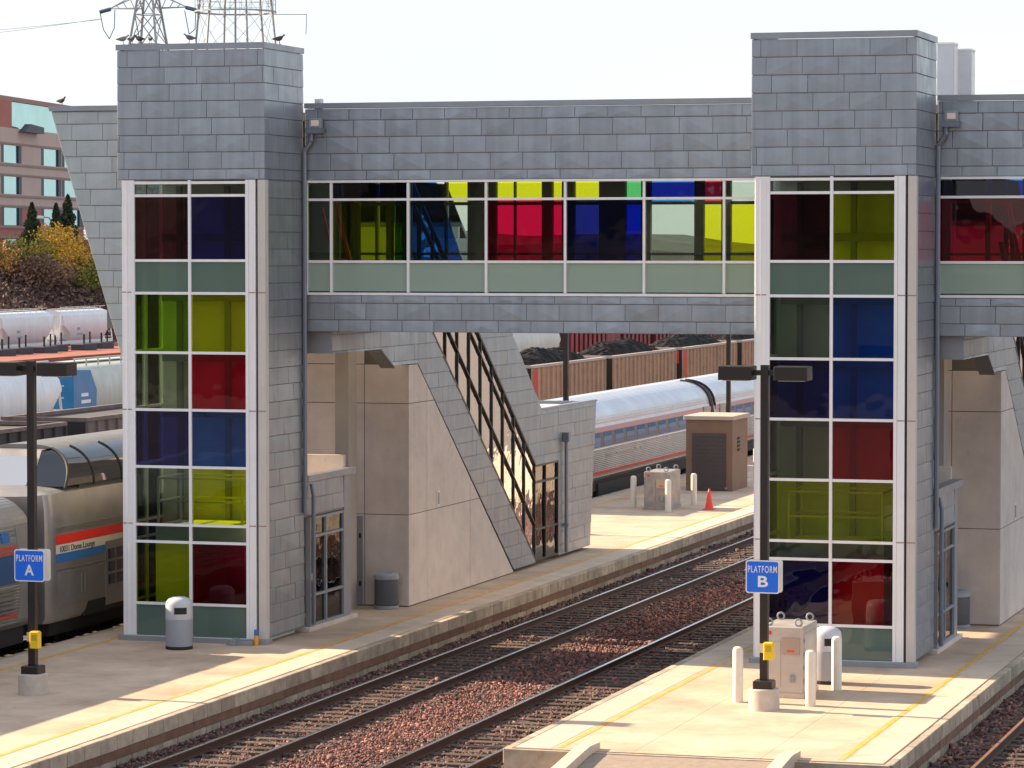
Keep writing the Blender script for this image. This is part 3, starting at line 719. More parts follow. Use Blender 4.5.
def vestibule(ox, label, off):
    v = thing('vestibule', label, 'vestibule', (ox-1.7, 75.2, 0))
    y0, y1 = 73.56, 76.75
    MB().box(ox-.16, ox+.0, 76.30, y1, .10, 3.50).build('post', STEEL, v)
    MB().box(ox-3.3, ox-.16, y1-.12, y1, .1, 3.4).build('rear_wall', ZINC_S, v)
    tw = MB().box(ox-.14, ox-.02, y0, 76.29, 2.68, 3.5).build('upper_wall', ZINC_B, v)
    cladding(tw, 'side', ox-.02, [(y0,2.70),(76.28,2.70),(76.28,3.49),(y0,3.49)], rows_between(3.49, [PH,PH]), 1.25, .5, ZINC, off)
    MB().box(ox-3.3, ox-.15, y0, y1-.13, 3.28, 3.36).build('roof', MATS['roof_membrane'] if 'roof_membrane' in MATS else mat('roof_membrane', (.66,.62,.55), .85, var=.06), v)
    MB().box(ox-.15, ox+.10, y0-.02, y1+.12, 3.51, 3.66).build('eaves_fascia', ZINC_S, v)
    MB().box(ox-3.3, ox-.16, y1-.05, y1+.1, 3.42, 3.95).build('rear_parapet', CREAM if 0 else CONC, v)
    fr = MB()
    for y in (73.91, 75.0, 76.24): fr.box(ox-.10, ox+.02, y-.035, y+.035, .1, 2.66)
    for z in (.13, .82, 2.2, 2.63): fr.box(ox-.098, ox+.014, 73.95, 74.96, z-.03, z+.03).box(ox-.098, ox+.014, 75.04, 76.2, z-.03, z+.03)
    f = fr.build('door_frame', STEEL, v)
    for ya, yb in ((73.95,74.96),(75.04,76.2)):
        for za, zb in ((.16,.79),(.85,2.17),(2.23,2.6)): MB().box(ox-.05, ox-.035, ya, yb, za, zb).build('pane', G['door'], f)
    MB().bbox(ox-.3, ox+.08, y0+.1, y1+.3, 0, .095, .012).build('plinth', CONC, v)
    MB().tube([(ox+.11,73.86,.15),(ox+.11,73.86,3.2),(ox+.06,73.86,3.45)], .05, 8).build('downspout', PIPE, v)
    return v
stair(OA, 'concrete and grey metal stair enclosure descending from footbridge to platform A', .3)
stair(OB, 'concrete and grey metal stair enclosure at right edge, on platform B', .5)
vestibule(OA, 'low glazed doorway annexe behind the left tower, facing the tracks', .2)
vestibule(OB, 'low glazed doorway annexe behind the right tower, on platform B', .4)

# ------------------------------------------------------------------ platform furniture
def lamp_post(x, y, label, sign=True, ped=True):
    l = thing('lamp_post', label, 'lamp post', (x, y, 0), 'platform lamp posts')
    MB().lathe([(.30,0),(.30,.40),(.285,.42),(0.02,.42)], (x,y,0), 28).build('concrete_footing', mat('footing_concrete', (.52,.46,.40), .9, var=.12, vscale=6, bump=.2, bscale=40), l, smooth=True)
    MB().bbox(x-.19, x+.19, y-.19, y+.19, .421, .58, .02).build('base_cover', BRONZE, l)
    MB().box(x-.075, x+.075, y-.075, y+.075, .55, 6.70).build('pole', BRONZE, l)
    MB().box(x-.30, x-.076, y-.04, y+.04, 6.50, 6.60).box(x+.076, x+.30, y-.04, y+.04, 6.50, 6.60).build('arm', BRONZE, l)
    for s in (-1, 1):
        a, c = sorted((x+s*.22, x+s*.88))
        hd = MB().bbox(a, c, y-.26, y+.26, 6.41, 6.68, .015).build('lamp_head', BRONZE, l)
        MB().box(a+.08, c-.08, y-.2, y+.2, 6.395, 6.409).build('lens', mat('lamp_diffuser', (.7,.68,.6), .3), hd)
    return l
lamp_post(-28.62, 61.83, 'dark twin-headed lamp post with platform A sign, concrete footing')
lamp_post(-14.05, 63.80, 'dark twin-headed lamp post with platform B sign, concrete footing')
lamp_post(-28.62, 101.15, 'dark lamp post rising behind the flat stair roof on platform A')
lamp_post(-28.62, 123.6, 'dark lamp post rising behind the brown shed')
def sign(x, y, letter, label):
    s = thing('platform_sign', label, 'sign', (x, y, 2.6), 'platform signs')
    cx = x-.01; z0, z1 = 2.28, 2.92; hw = .335
    def panel(nm, yy, rz, m, dx, txt):
        def rr(h, v, r):
            pts = []
            for sx, sz, a0 in ((1,1,0),(-1,1,90),(-1,-1,180),(1,-1,270)):
                for k in range(4): t = R(a0+30*k); pts.append((sx*(h-r)+r*math.cos(t), sz*(v-r)+r*math.sin(t)))
            return pts
        b1 = MB().prism(rr(hw,.32,.05), 'y', 0, .006); o = b1.build(nm, WHITE); o.parent = s; o.location = (dx, yy-y, 0); o.rotation_euler = (0,0,rz)
        if txt:
            f = MB().prism(rr(hw-.022,.298,.04), 'y', -.004, -.001).build('blue_face', BLUE); f.parent = o
            t = link('lettering', text_mesh('PLATFORM', .185, WHITE, bold=.001, width=.575, track=1.22)); t.parent = o; t.location = (0,-.008,.14); t.rotation_euler = (R(90),0,0)
            t = link('lettering', text_mesh(letter, .30, WHITE, bold=.006, width=.20)); t.parent = o; t.location = (0,-.008,-.10); t.rotation_euler = (R(90),0,0)
    panel('sign_face', y-.13, R(-2), None, -.01, True)
    panel('rear_face', y+.10, R(186), None, .0, False)
    MB().box(x-.09, x+.09, y-.12, y-.076, 2.75, 2.80).box(x-.09, x+.09, y-.12, y-.076, 2.4, 2.45).build('clamp', STEEL, s)
sign(-28.62, 61.83, 'A', 'blue square sign reading PLATFORM A on left lamp post')
sign(-14.05, 63.80, 'B', 'blue square sign reading PLATFORM B on right lamp post')
def call_box(x, y, label, z=.95):
    c = thing('call_box', label, 'call box', (x, y, z), 'yellow call boxes')
    MB().bbox(x+.03, x+.23, y-.24, y-.085, z, z+.34, .02).build('housing', YEL, c)
    MB().box(x+.07, x+.19, y-.247, y-.241, z+.16, z+.28).build('slot_plate', mat('call_plate', (.5,.36,.02), .4), c)
    MB().box(x-.09, x+.09, y-.10, y-.077, z+.12, z+.30).build('bracket', CAB, c)
call_box(-28.62, 61.83, 'small yellow box strapped to the platform A lamp post')
call_box(-14.05, 63.80, 'small yellow box strapped to the platform B lamp post', 1.0)

def bin_dome(x, y, label):
    t = thing('litter_bin', label, 'litter bin', (x, y, 0))
    MB().lathe([(.30,0),(.305,.02),(.305,.07)], (x,y,0), 28).build('base', BLACK, t)
    MB().lathe([(.298,.072),(.302,.09),(.302,.66),(.295,.668)], (x,y,0), 28).build('body', CANG, t, True)
    MB().lathe([(.297,.672),(.302,.69),(.302,1.0),(.285,1.07),(.23,1.13),(.14,1.165),(.02,1.175)], (x,y,0), 28).build('hood', CANL, t, True)
    m = MB(); vs = []
    for k in range(7):
        a = R(-88+ 9*k); vs += [(x+.307*math.cos(a), y+.307*math.sin(a), .80), (x+.307*math.cos(a), y+.307*math.sin(a), .95)]
    m.add(vs, [(2*k,2*k+2,2*k+3,2*k+1) for k in range(6)]).build('opening', BLACK, t)
def bin_flat(x, y, label):
    t = thing('litter_bin', label, 'litter bin', (x, y, 0))
    MB().lathe([(.30,0),(.31,.02),(.31,.08)], (x,y,0), 24).build('base', CANG, t)
    MB().lathe([(.295,.082),(.30,.09),(.30,.72),(.295,.725)], (x,y,0), 24).build('body', CAND, t, True)
    MB().lathe([(.298,.728),(.315,.74),(.315,.83),(.27,.87),(.16,.885),(.15,.86),(.02,.86)], (x,y,0), 24).build('lid', CANG, t, True)
bin_dome(-28.72, 69.75, 'domed grey litter bin in front of the left tower')
bin_flat(-27.0, 79.05, 'dark round litter bin against the concrete wall on platform A')
bin_flat(-12.75, 79.0, 'dark round litter bin beside right-hand doorway on platform B')
bin_dome(-13.68, 68.1, 'grey litter bin half hidden behind the metal cabinet')

def bollard(x, y, label, h=1.1):
    o = MB().lathe([(.105,0),(.105,h-.08),(.09,h-.03),(.055,h-.005),(.01,h)], (0,0,0), 20).build('bollard', CREAM, None, True)
    o.location = (x, y, 0); tag(o, label, 'bollard', 'cream bollards')
bollard(-14.79, 64.75, 'cream bollard left of the platform B lamp post')
bollard(-13.30, 64.60, 'cream bollard in front of the metal cabinet, right of platform B lamp')
bollard(-13.27, 67.07, 'rear cream bollard right of the metal cabinet on platform B')
bollard(-29.30, 112.1, 'far cream bollard left of the metal cabinet near the shed')
bollard(-27.72, 110.7, 'far cream bollard at right front corner of the metal cabinet near shed')
bollard(-27.60, 113.9, 'far cream bollard between metal cabinet and brown shed')
def cabinet(x0, x1, y0, y1, h, label, CAB=CAB):
    c = thing('equipment_cabinet', label, 'cabinet', ((x0+x1)/2, (y0+y1)/2, 0))
    MB().box(x0-.03, x1+.03, y0-.03, y1+.03, 0, .10).build('base_frame', CAB, c)
    MB().bbox(x0, x1, y0, y1, .101, h, .015).build('body', CAB, c)
    MB().box(x0+.08, x0+.42*(x1-x0)+x0*0+.0, y0-.016, y0-.001, .25, h-.35).build('door', CAB, c) if 0 else None
    w = x1-x0
    MB().box(x0+.06, x0+.46*w, y0-.018, y0-.001, .22, h-.30).build('door', CAB, c)
    MB().box(x0+.50*w, x0+.92*w, y0-.03, y0-.001, h-.55, h-.22).build('plate', mat('cabinet_plate', (.48,.38,.32), .35, .5), c)
    MB().box(x0+.62*w, x0+.80*w, y0-.034, y0-.031, h-.50, h-.46).build('warning_sticker', ORANGE, c)
    MB().box(x1+.001, x1+.016, y0+.10, y1-.10, .25, h-.15).build('side_panel', CAB, c)
    MB().box(x0+.12, x0+.2, y0-.02, y0-.001, h-.16, h-.09).build('indicator', RED, c)
    MB().box(x0+.70*w, x0+.80*w, y0-.06, y0-.001, .32, .46).build('socket', STEEL, c)
    for k in range(4):
        MB().box(x1+.001, x1+.03, y0+.05, y0+.09, .3+k*.27, .37+k*.27).build('hinge', STEEL, c)
    for x, y in ((x0+.12,y0+.14),(x1-.12,y0+.14),(x0+.12,y1-.14),(x1-.12,y1-.14)):
        pts = [(x+.07*math.cos(R(a)), y, h+.075+.07*math.sin(R(a))) for a in range(-90,271,30)]
        MB().tube(pts, .02, 6).build('lifting_eye', STEEL, c)
cabinet(-14.50, -13.66, 65.6, 67.0, 1.42, 'metal equipment cabinet with lifting eyes behind the platform B lamp post')
cabinet(-28.72, -27.86, 111.3, 113.0, 1.30, 'weathered metal equipment cabinet with lifting eyes near the brown shed', mat('cabinet_weathered', (.36,.32,.29), .45, .4, var=.2, vscale=4))

sh = thing('shed', 'small brown shed with dark roller door on platform A', 'shed', (-28.6, 122, 0))
SX0, SX1, SY0, SY1 = -29.50, -27.75, 120.5, 123.0
MB().box(SX0, SX1, SY0, SY1, 0, 2.62).build('wall', BROWN, sh)
MB().bbox(SX0-.08, SX1+.08, SY0-.08, SY1+.08, 2.621, 2.77, .02).build('roof', mat('shed_roof', (.46,.38,.31), .8, var=.08), sh)
d = MB().box(SX0+.24, SX1-.24, SY0-.03, SY0-.001, .03, 2.12)
do = d.build('roller_door', DOORB, sh)
m = MB()
for k in range(14): m.box(SX0+.25, SX1-.25, SY0-.037, SY0-.031, .06+k*.148, .06+k*.148+.12)
m.build('door_slat', DOORB, do); do.children[0]['kind'] = 'stuff'
MB().box(SX1-.27, SX1-.19, SY0-.05, SY0-.001, .08, .14).build('latch', STEEL, sh)
for k in range(4): MB().box(SX1+.001, SX1+.03, SY0+.8, SY0+1.15, 1.45+k*.14, 1.53+k*.14).build('vent_slot', BLACK, sh)
c = thing('traffic_cone', 'orange traffic cone on platform A by the shed', 'traffic cone', (-26.6, 112.0, 0))
MB().bbox(-26.80,-26.40,111.8,112.2,0,.035,.012).build('base', ORANGE, c)
MB().lathe([(.155,.036),(.14,.06),(.03,.70),(.015,.715)], (-26.6,112.0,0), 20).build('body', ORANGE, c, True)
for i, (x, hh) in enumerate(((-28.05,1.3),(-27.86,1.0))):
    o = MB().lathe([(.06,0),(.06,hh-.03),(.02,hh)], (x,125.6,0), 12).build('white_post', CREAM, None, True); tag(o, ['taller thin pale post right of the brown shed','shorter thin pale post right of the brown shed'][i], 'post', 'pale posts by the shed')
o = thing('pipe_fitting', 'grey metal pipe fitting lying at the foot of left tower', 'pipe fitting', (-27.5,70.75,0))
MB().box(-27.95,-27.35,70.66,70.80,.0,.10).build('pipe', STEEL, o); MB().bbox(-27.84,-27.70,70.55,70.86,0.0,.16,.015).build('flange', STEEL, o)
o = thing('spray_can', 'small orange can with blue cap at foot of left tower corner', 'can', (-27.28,70.9,.1))
MB().lathe([(.055,.0),(.055,.2),(.045,.22)], (-27.30,70.85,0), 14).build('can', mat('can_orange',(.8,.35,.02),.4), o, True)
MB().lathe([(.05,.222),(.05,.34),(.04,.36)], (-27.30,70.85,0), 14).build('cap', BLUES, o, True)

# pigeons
def pigeon(x, y, z, rz, label, tone):
    p = thing('pigeon', label, 'pigeon', (x, y, z), 'pigeons on the roof edges')
    prof = [(-.175,.135,.012),(-.12,.14,.03),(-.05,.145,.062),(.02,.155,.07),(.075,.175,.055),(.105,.21,.034),(.125,.24,.032),(.15,.245,.02),(.172,.238,.004)]
    rings = []
    for px, pz, pr in prof: rings.append([(px, pr*.85*math.cos(t), pz+pr*math.sin(t)) for t in [2*math.pi*k/10 for k in range(10)]])
    m = mat('pigeon_%d' % tone, [(.05,.05,.06),(.14,.14,.17),(.22,.22,.25)][tone], .6)
    o = MB().loft(rings).mesh('body', m, True); o = link('body', o); o.parent = p
    for s in (-1, 1):
        p.scale = (.85,.85,.85); l = MB().bar((.01,s*.025,.10),(.015,s*.028,0),.007).bar((.015,s*.028,.004),(.055,s*.03,.004),.006).build('leg', mat('pigeon_leg',(.22,.06,.06),.6)); l.parent = p
        wv = MB().loft([[(.07,s*.052,.16),(.07,s*.06,.19),(.06,s*.05,.15)],[(-.06,s*.058,.15),(-.06,s*.062,.185),(-.06,s*.05,.13)],[(-.19,s*.02,.135),(-.19,s*.022,.15),(-.19,s*.018,.13)]]).build('wing', m); wv.parent = p
    p.rotation_euler.z = R(rz)
zt = 13.57
for a in ((-30.55,71.0,zt,20,'pale grey pigeon leftmost on left tower roof edge',2),(-30.36,71.05,zt,-30,'dark pigeon second from left on left tower roof edge',1),(-30.15,71.0,zt,170,'black pigeon third from left on left tower roof edge',0),(-29.88,71.0,zt,120,'dark pigeon bending down, right of the black one on left tower',0),(-28.92,71.0,zt,195,'grey pigeon alone mid-way along the left tower roof edge',1),(-27.11,71.9,zt,10,'dark pigeon at right corner of left tower roof',0),(-33.25,73.6,12.31,-20,'black pigeon on the slanted end of the footbridge',0)): pigeon(*a)

# ------------------------------------------------------------------ passenger train
def prof_coach():
    """right half profile bottom->top (x offset, z); fluted lower side and roof"""
    P = [(1.36,.52)]; 
    for k in range(16):
        z = .62+k*.068; bx = 1.40+.13*math.sin((z-.4)/2.4*math.pi); P += [(bx,z),(bx+.014,z+.018),(bx+.014,z+.044),(bx,z+.062)]
    for z in (1.74,1.9,2.1,2.26,2.42): P.append((1.40+.13*math.sin((z-.4)/2.4*math.pi), z))
    N = 18
    for k in range(1, N):
        t = k/N*math.pi/2; x = 1.45*math.cos(t)**.8; z = 2.42+1.02*math.sin(t)**.9; P += [(x,z),(x*.985-.002,z+.016)]
    P.append((0,3.45)); return P
CP = prof_coach()
def body_loft(y0, y1, P, x, m):
    full = [(x+a,z) for a,z in P] + [(x-a,z) for a,z in P[::-1][1:]]
    rings = []
    for y, k in ((y0,.965),(y0+.12,1),(y1-.12,1),(y1,.965)):
        rings.append([(x+(px-x)*k, y, 1.9+(pz-1.9)*k) for px, pz in full])
    return MB().loft(rings, m)
def side_x(z): return 1.40+.13*math.sin((z-.4)/2.4*math.pi)
def bogies(parent, x, ys):
    for yc in ys:
        m = MB()
        for s in (-1, 1):
            for dy in (-1.2, 1.2):
                vs = []; n = 20
                for xx in (x+s*.70, x+s*.82):
                    for i in range(n): a = 2*math.pi*i/n; vs.append((xx, yc+dy+.45*math.cos(a), .05+.45*math.sin(a)))
                m.add(vs, [tuple(range(n)), tuple(range(2*n-1,n-1,-1))]+[(i,i+n,(i+1)%n+n,(i+1)%n) for i in range(n)])
            m.box(x+s*.98-.07, x+s*.98+.07, yc-1.7, yc+1.7, .0, .22)
            m.box(x+s*.99-.09, x+s*.99+.09, yc-1.4, yc-1.0, -.1, .3).box(x+s*.99-.09, x+s*.99+.09, yc+1.0, yc+1.4, -.1, .3)
        m.build('bogie', BLACK, parent)
def band(y0, y1, z0, z1, x, m, parent, name, off=.022, n=3):
    vs = []; fs = []
    for k in range(n+1):
        z = z0+(z1-z0)*k/n
        for y in (y0, y1): vs += [(x+side_x(z)+off, y, z), (x+side_x(z)-.05, y, z)]
    b = MB()
    for k in range(n):
        a = 4*k; fs += [(a,a+2,a+6,a+4),(a+1,a+5,a+7,a+3),(a,a+4,a+5,a+1),(a+2,a+3,a+7,a+6)]
    fs += [(0,1,3,2),(4*n,4*n+2,4*n+3,4*n+1)]
    b.add(vs, fs); return b.build(name, m, parent)
def coach(y0, y1, label, near=False):
    t = thing('passenger_coach', label, 'railway coach', (XT, (y0+y1)/2, -.4), 'coaches of the passenger train')
    b = body_loft(y0, y1, CP, XT, STAIN); me = b.mesh('body', None)
    me.materials.append(STAIN_D if near else ROOFM)
    for p in me.polygons:
        if p.center.z > 2.45: p.material_index = 1
    link('body', me, t)
    MB().box(XT-1.30, XT+1.30, y0+.3, y1-.3, .12, .55).box(XT-1.2, XT+1.36, y0+8.5, y1-8.5, -.15, .4).build('underframe', BLACK, t)
    bogies(t, XT, (y0+3.2, y1-3.2))
    for ye in (y0-.16, y1+.01): MB().bbox(XT-.6, XT+.6, ye, ye+.15, .4, 2.95, .02).build('diaphragm', BLACK, t)
    if not near:
        band(y0+.1, y1-.1, .76, .85, XT, RED, t, 'red_stripe'); band(y0+.1, y1-.1, 2.27, 2.44, XT, PINK, t, 'pale_red_stripe')
        band(y0+.1, y1-.1, 1.66, 1.70, XT, ALU, t, 'sill_trim', .03)
        fr = band(y0+1.9, y1-1.9, 1.735, 2.262, XT, mat('window_band', (.15,.12,.115), .5, .2), t, 'window_band', .012)
        y = y0+2.2
        while y < y1-3:
            band(y, y+1.16, 1.77, 2.245, XT, mat('coach_window_sky_blue', (.05,.15,.32), .06, 0, spec=.9), fr, 'window', .018); y += 1.62  # blue sky reflection painted into the window base colour
        for yy in (y0+.75, y1-1.45):
            MB().box(XT+1.42, XT+1.535, yy, yy+.72, .62, 2.45).build('door', STAIN_D, t)
        for k, (yy, dx) in enumerate(((y1-2.4,.55),(y1-1.9,.55),(y0+1.2,.55),(y0+1.7,.55))):
            MB().bar((XT+.5,yy,3.34),(XT+.85,yy,3.14),.05).build('roof_vent', BLACK, t)
        for ye in (y0+.05, y1-.12):
            pts = [(XT+a*1.012, ye, .0+z*1.004) for a, z in CP if z > 2.3 and a > .02]
            MB().tube(pts[::2], .05, 5).build('end_hoop', BLACK, t)
        for dy, ln in ((0,1.0),(1.4,2.2),(4.2,.5),(5.0,.3)):      # small worn lettering below the windows
            MB().box(XT+side_x(1.42)+.015, XT+side_x(1.42)+.019, y0+9+dy, y0+9+dy+ln, 1.38, 1.46).build('worn_lettering', STAIN_D, t)
    else:
        band(y0+.1, y1-1.0, 2.20, 2.25, XT, RED, t, 'red_stripe'); band(y0+.1, y1-1.0, 2.31, 2.36, XT, RED, t, 'red_stripe')
        band(y0+.1, y1-1.0, 1.55, 2.17, XT, NAVY, t, 'blue_band'); band(y0+.1, y1-1.0, .80, .86, XT, RED, t, 'red_stripe')
        band(y1-.95, y1-.25, .7, 2.75, XT, STAIN_D, t, 'door', .02)
        band(y1-1.75, y1-1.35, 2.46, 2.68, XT, BLUES, t, 'window', .03, 1)
        band(y0+.1, y1-2.2, 2.46, 2.70, XT, TGLASS, t, 'window', .022, 1)
        MB().box(XT+.85, XT+1.1, y1-2.6, y1-1.9, 3.0, 3.2).build('roof_vent', BLACK, t)
        for k in range(6):
            MB().box(XT+1.50, XT+1.56, y0+1, y1-1.2, .92+k*.1, .96+k*.1).build('side_rib', STAIN, t)
    return t
coach(43.4, 69.25, 'silver coach with dark blue band at left edge, ahead of the dome car', True)
coach(109.2, 134.9, 'silver fluted coach with row of blue windows behind the brown shed')
coach(135.6, 161.3, 'silver coach at the far end, coupled behind the shed')
# dome lounge car
D0, D1 = 69.9, 95.7; DX = 1.50
d = thing('dome_lounge_car', 'silver dome lounge car with red and blue stripes left of the tower', 'railway coach', (XT, 82.8, -.4))
half = [(1.42,.42),(DX,.55),(DX,2.62),(1.49,3.0),(1.44,3.36)]
def dsec(k, top): 
    pr = half + [(1.38*math.cos(t)+.0, 3.36+(top-3.36)*math.sin(t)) for t in [R(a) for a in (15,35,55,75,90)]]
    return [(XT+a*k, z) for a, z in pr] + [(XT-a*k, z) for a, z in pr[::-1][1:]]
m = MB(); m.loft([[(x,y,z) for x, z in dsec(k,tp)] for y, k, tp in ((D0,.93,3.30),(D0+.10,.985,3.44),(D0+.35,1,3.50),(D0+2.1,1,3.52),(D1-2,1,3.52),(D1,.97,3.4))])
m.build('body', STAIN_D, d, True)
SXd = XT+DX
for z0, z1, mm, nm in ((2.19,2.41,RED,'red_stripe'),(1.98,2.185,mat('stripe_cream',(.62,.58,.52),.4),'pale_stripe'),(1.78,1.975,BLUES,'blue_stripe')):
    MB().box(SXd-.02, SXd+.006, D0+.38, D1-.4, z0, z1).build(nm, mm, d)
t = link('lettering', text_mesh('10031 Dome Lounge', .20, BLACK, width=1.95), None); t.parent = d; t.location = (SXd+.010-XT, D0+1.55-82.8, 2.07+.4); t.rotation_euler = (R(90),0,R(90))
for z in (2.50, 2.56, 1.60): MB().box(SXd-.01, SXd+.018, D0+.4, D1-.5, z, z+.025).build('moulding', STAIN, d)
MB().box(SXd-.01, SXd+.014, D0+.5, D0+3.0, .78, 1.55).build('access_panel', STAIN_D, d)
MB().box(SXd+.015, SXd+.03, D0+1.75, D0+1.80, .98, 1.42).box(SXd+.015, SXd+.03, D0+1.95, D0+2.0, .98, 1.42).build('grab_handle', STAIN, d)
dr = MB().box(SXd-.01, SXd+.016, D0+3.15, D0+4.35, .55, 2.05).build('door', STAIN_D, d)
for i in range(2):
    for j in range(3): MB().box(SXd+.017, SXd+.022, D0+3.30+i*.5, D0+3.68+i*.5, 1.02+j*.30, 1.26+j*.30).build('window', TGLASS, dr)
MB().box(XT-1.3, XT+1.30, D0+.4, D1-.4, .1, .44).build('underframe', BLACK, d)
MB().prism([(D0+1.9,.43),(D0+2.15,.74),(D0+5.3,.74),(D0+5.6,.43)], 'x', SXd-.1, SXd+.008).build('bogie_cutout', BLACK, d)
bogies(d, XT, (D0+3.6, D1-3.6))
MB().bbox(XT-.75, XT+.75, D0-.5, D0+.02, .4, 3.1, .06).build('diaphragm', BLACK, d)
# the glazed dome: curved panes between dark ribs, leaning end wall with windscreens
arc = lambda t: (XT+1.42*math.cos(t)**.72, 3.42+.98*math.sin(t)**.85)
dy0 = D0+1.05; LEAN = .75
MB().prism([(x, z) for x, z in [arc(t) for t in [R(a) for a in (62,68,74,80,89.9)]]] + [(2*XT-x, z) for x, z in [arc(t) for t in [R(a) for a in (89.8,80,74,68,62)]]], 'y', dy0+.80, D1-3).build('dome_roof', mat('dome_roof_grey', (.19,.185,.18), .5, .4, var=.1), d)
MB().prism([(XT-1.36,3.40)]+[(2*XT-arc(R(a))[0]+.06, arc(R(a))[1]-.06) for a in (5,25,45,60)]+[(arc(R(a))[0]-.06, arc(R(a))[1]-.06) for a in (60,45,25,5)]+[(XT+1.36,3.40)], 'y', dy0+.95, D1-3.1).build('dome_interior', mat('dome_inside', (.05,.045,.042), .6), d)
y = dy0; k = 0
while y < D1-4:
    vs = []; fs = []; n = 8; ln = LEAN if k == 0 else 0
    for i in range(n+1):
        x, z = arc(R(2+59*i/n)); vs += [(x+.012, y+.03+ln*(z-3.42), z+.012), (x+.012, y+1.62, z+.012)]
    for i in range(n): fs.append((2*i,2*i+1,2*i+3,2*i+2))
    MB().add(vs, fs).build('dome_pane', TGLASS, d, True)
    MB().tube([(arc(R(a))[0]+.012, y+ln*(arc(R(a))[1]-3.42), arc(R(a))[1]+.012) for a in range(0,64,7)], .035, 5).build('dome_rib', BLACK, d)
    y += 1.65; k += 1
vs = []; fs = []; n = 8
for i in range(n+1):
    x, z = arc(R(2+58*i/n)); zz = min(z, 4.22); vs += [(x, dy0+LEAN*(z-3.42), z), (XT+.62, dy0-.12+LEAN*(zz-3.42), zz)]
for i in range(n): fs.append((2*i,2*i+2,2*i+3,2*i+1))
MB().add(vs, fs).build('dome_corner_pane', TGLASS, d, True)
SCR = mat('windscreen_sky_tint', (.55,.56,.58), .05, .7)  # pale base colour paints the sky reflected in the screens
for x0, x1 in ((-.52,.50),(-1.0,-.60)):
    MB().prism([(dy0-.10,3.50),(dy0-.07,3.50),(dy0+.40,4.14),(dy0+.37,4.14)], 'x', XT+x0, XT+x1).build('dome_windscreen', SCR, d)
MB().prism([(dy0-.12,3.42),(dy0+1.0,3.42),(dy0+1.0,4.30),(dy0+.52,4.28)], 'x', XT-1.0, XT+.615).build('dome_end', STAIN_D, d)

# ------------------------------------------------------------------ freight cars
def freight_trucks(p, x, y0, y1, zr):
    for yc in (y0+1.6, y1-1.6):
        m = MB()
        for s in (-1,1):
            for dy in (-.85,.85):
                n = 14; vs = []
                for xx in (x+s*.70, x+s*.82):
                    for i in range(n): a = 2*math.pi*i/n; vs.append((xx, yc+dy+.42*math.cos(a), zr+.42+.42*math.sin(a)))
                m.add(vs, [tuple(range(n)), tuple(range(2*n-1,n-1,-1))]+[(i,i+n,(i+1)%n+n,(i+1)%n) for i in range(n)])
            m.box(x+s*.92-.06, x+s*.92+.06, yc-1.2, yc+1.2, zr+.35, zr+.6)
        m.build('truck', BLACK, p)
COALC = mat('coal_car_tan', (.50,.285,.18), .65, .1, var=.16, vscale=2.5, streak=.18)
COALD = mat('coal_car_black', (.035,.033,.036), .7, 0, var=.2, vscale=2)
COALB = mat('coal_car_brown', (.17,.125,.115), .7, 0, var=.2, vscale=2, streak=.2)
COAL = mat('coal', (.016,.014,.014), .8, 0, var=.5, vscale=5, bump=1., bscale=5, spec=.2)
RUSTD = mat('dusty_rim', (.52,.42,.36), .8, 0, var=.1)
REDE = mat('end_red', (.62,.05,.03), .6, 0, var=.1)
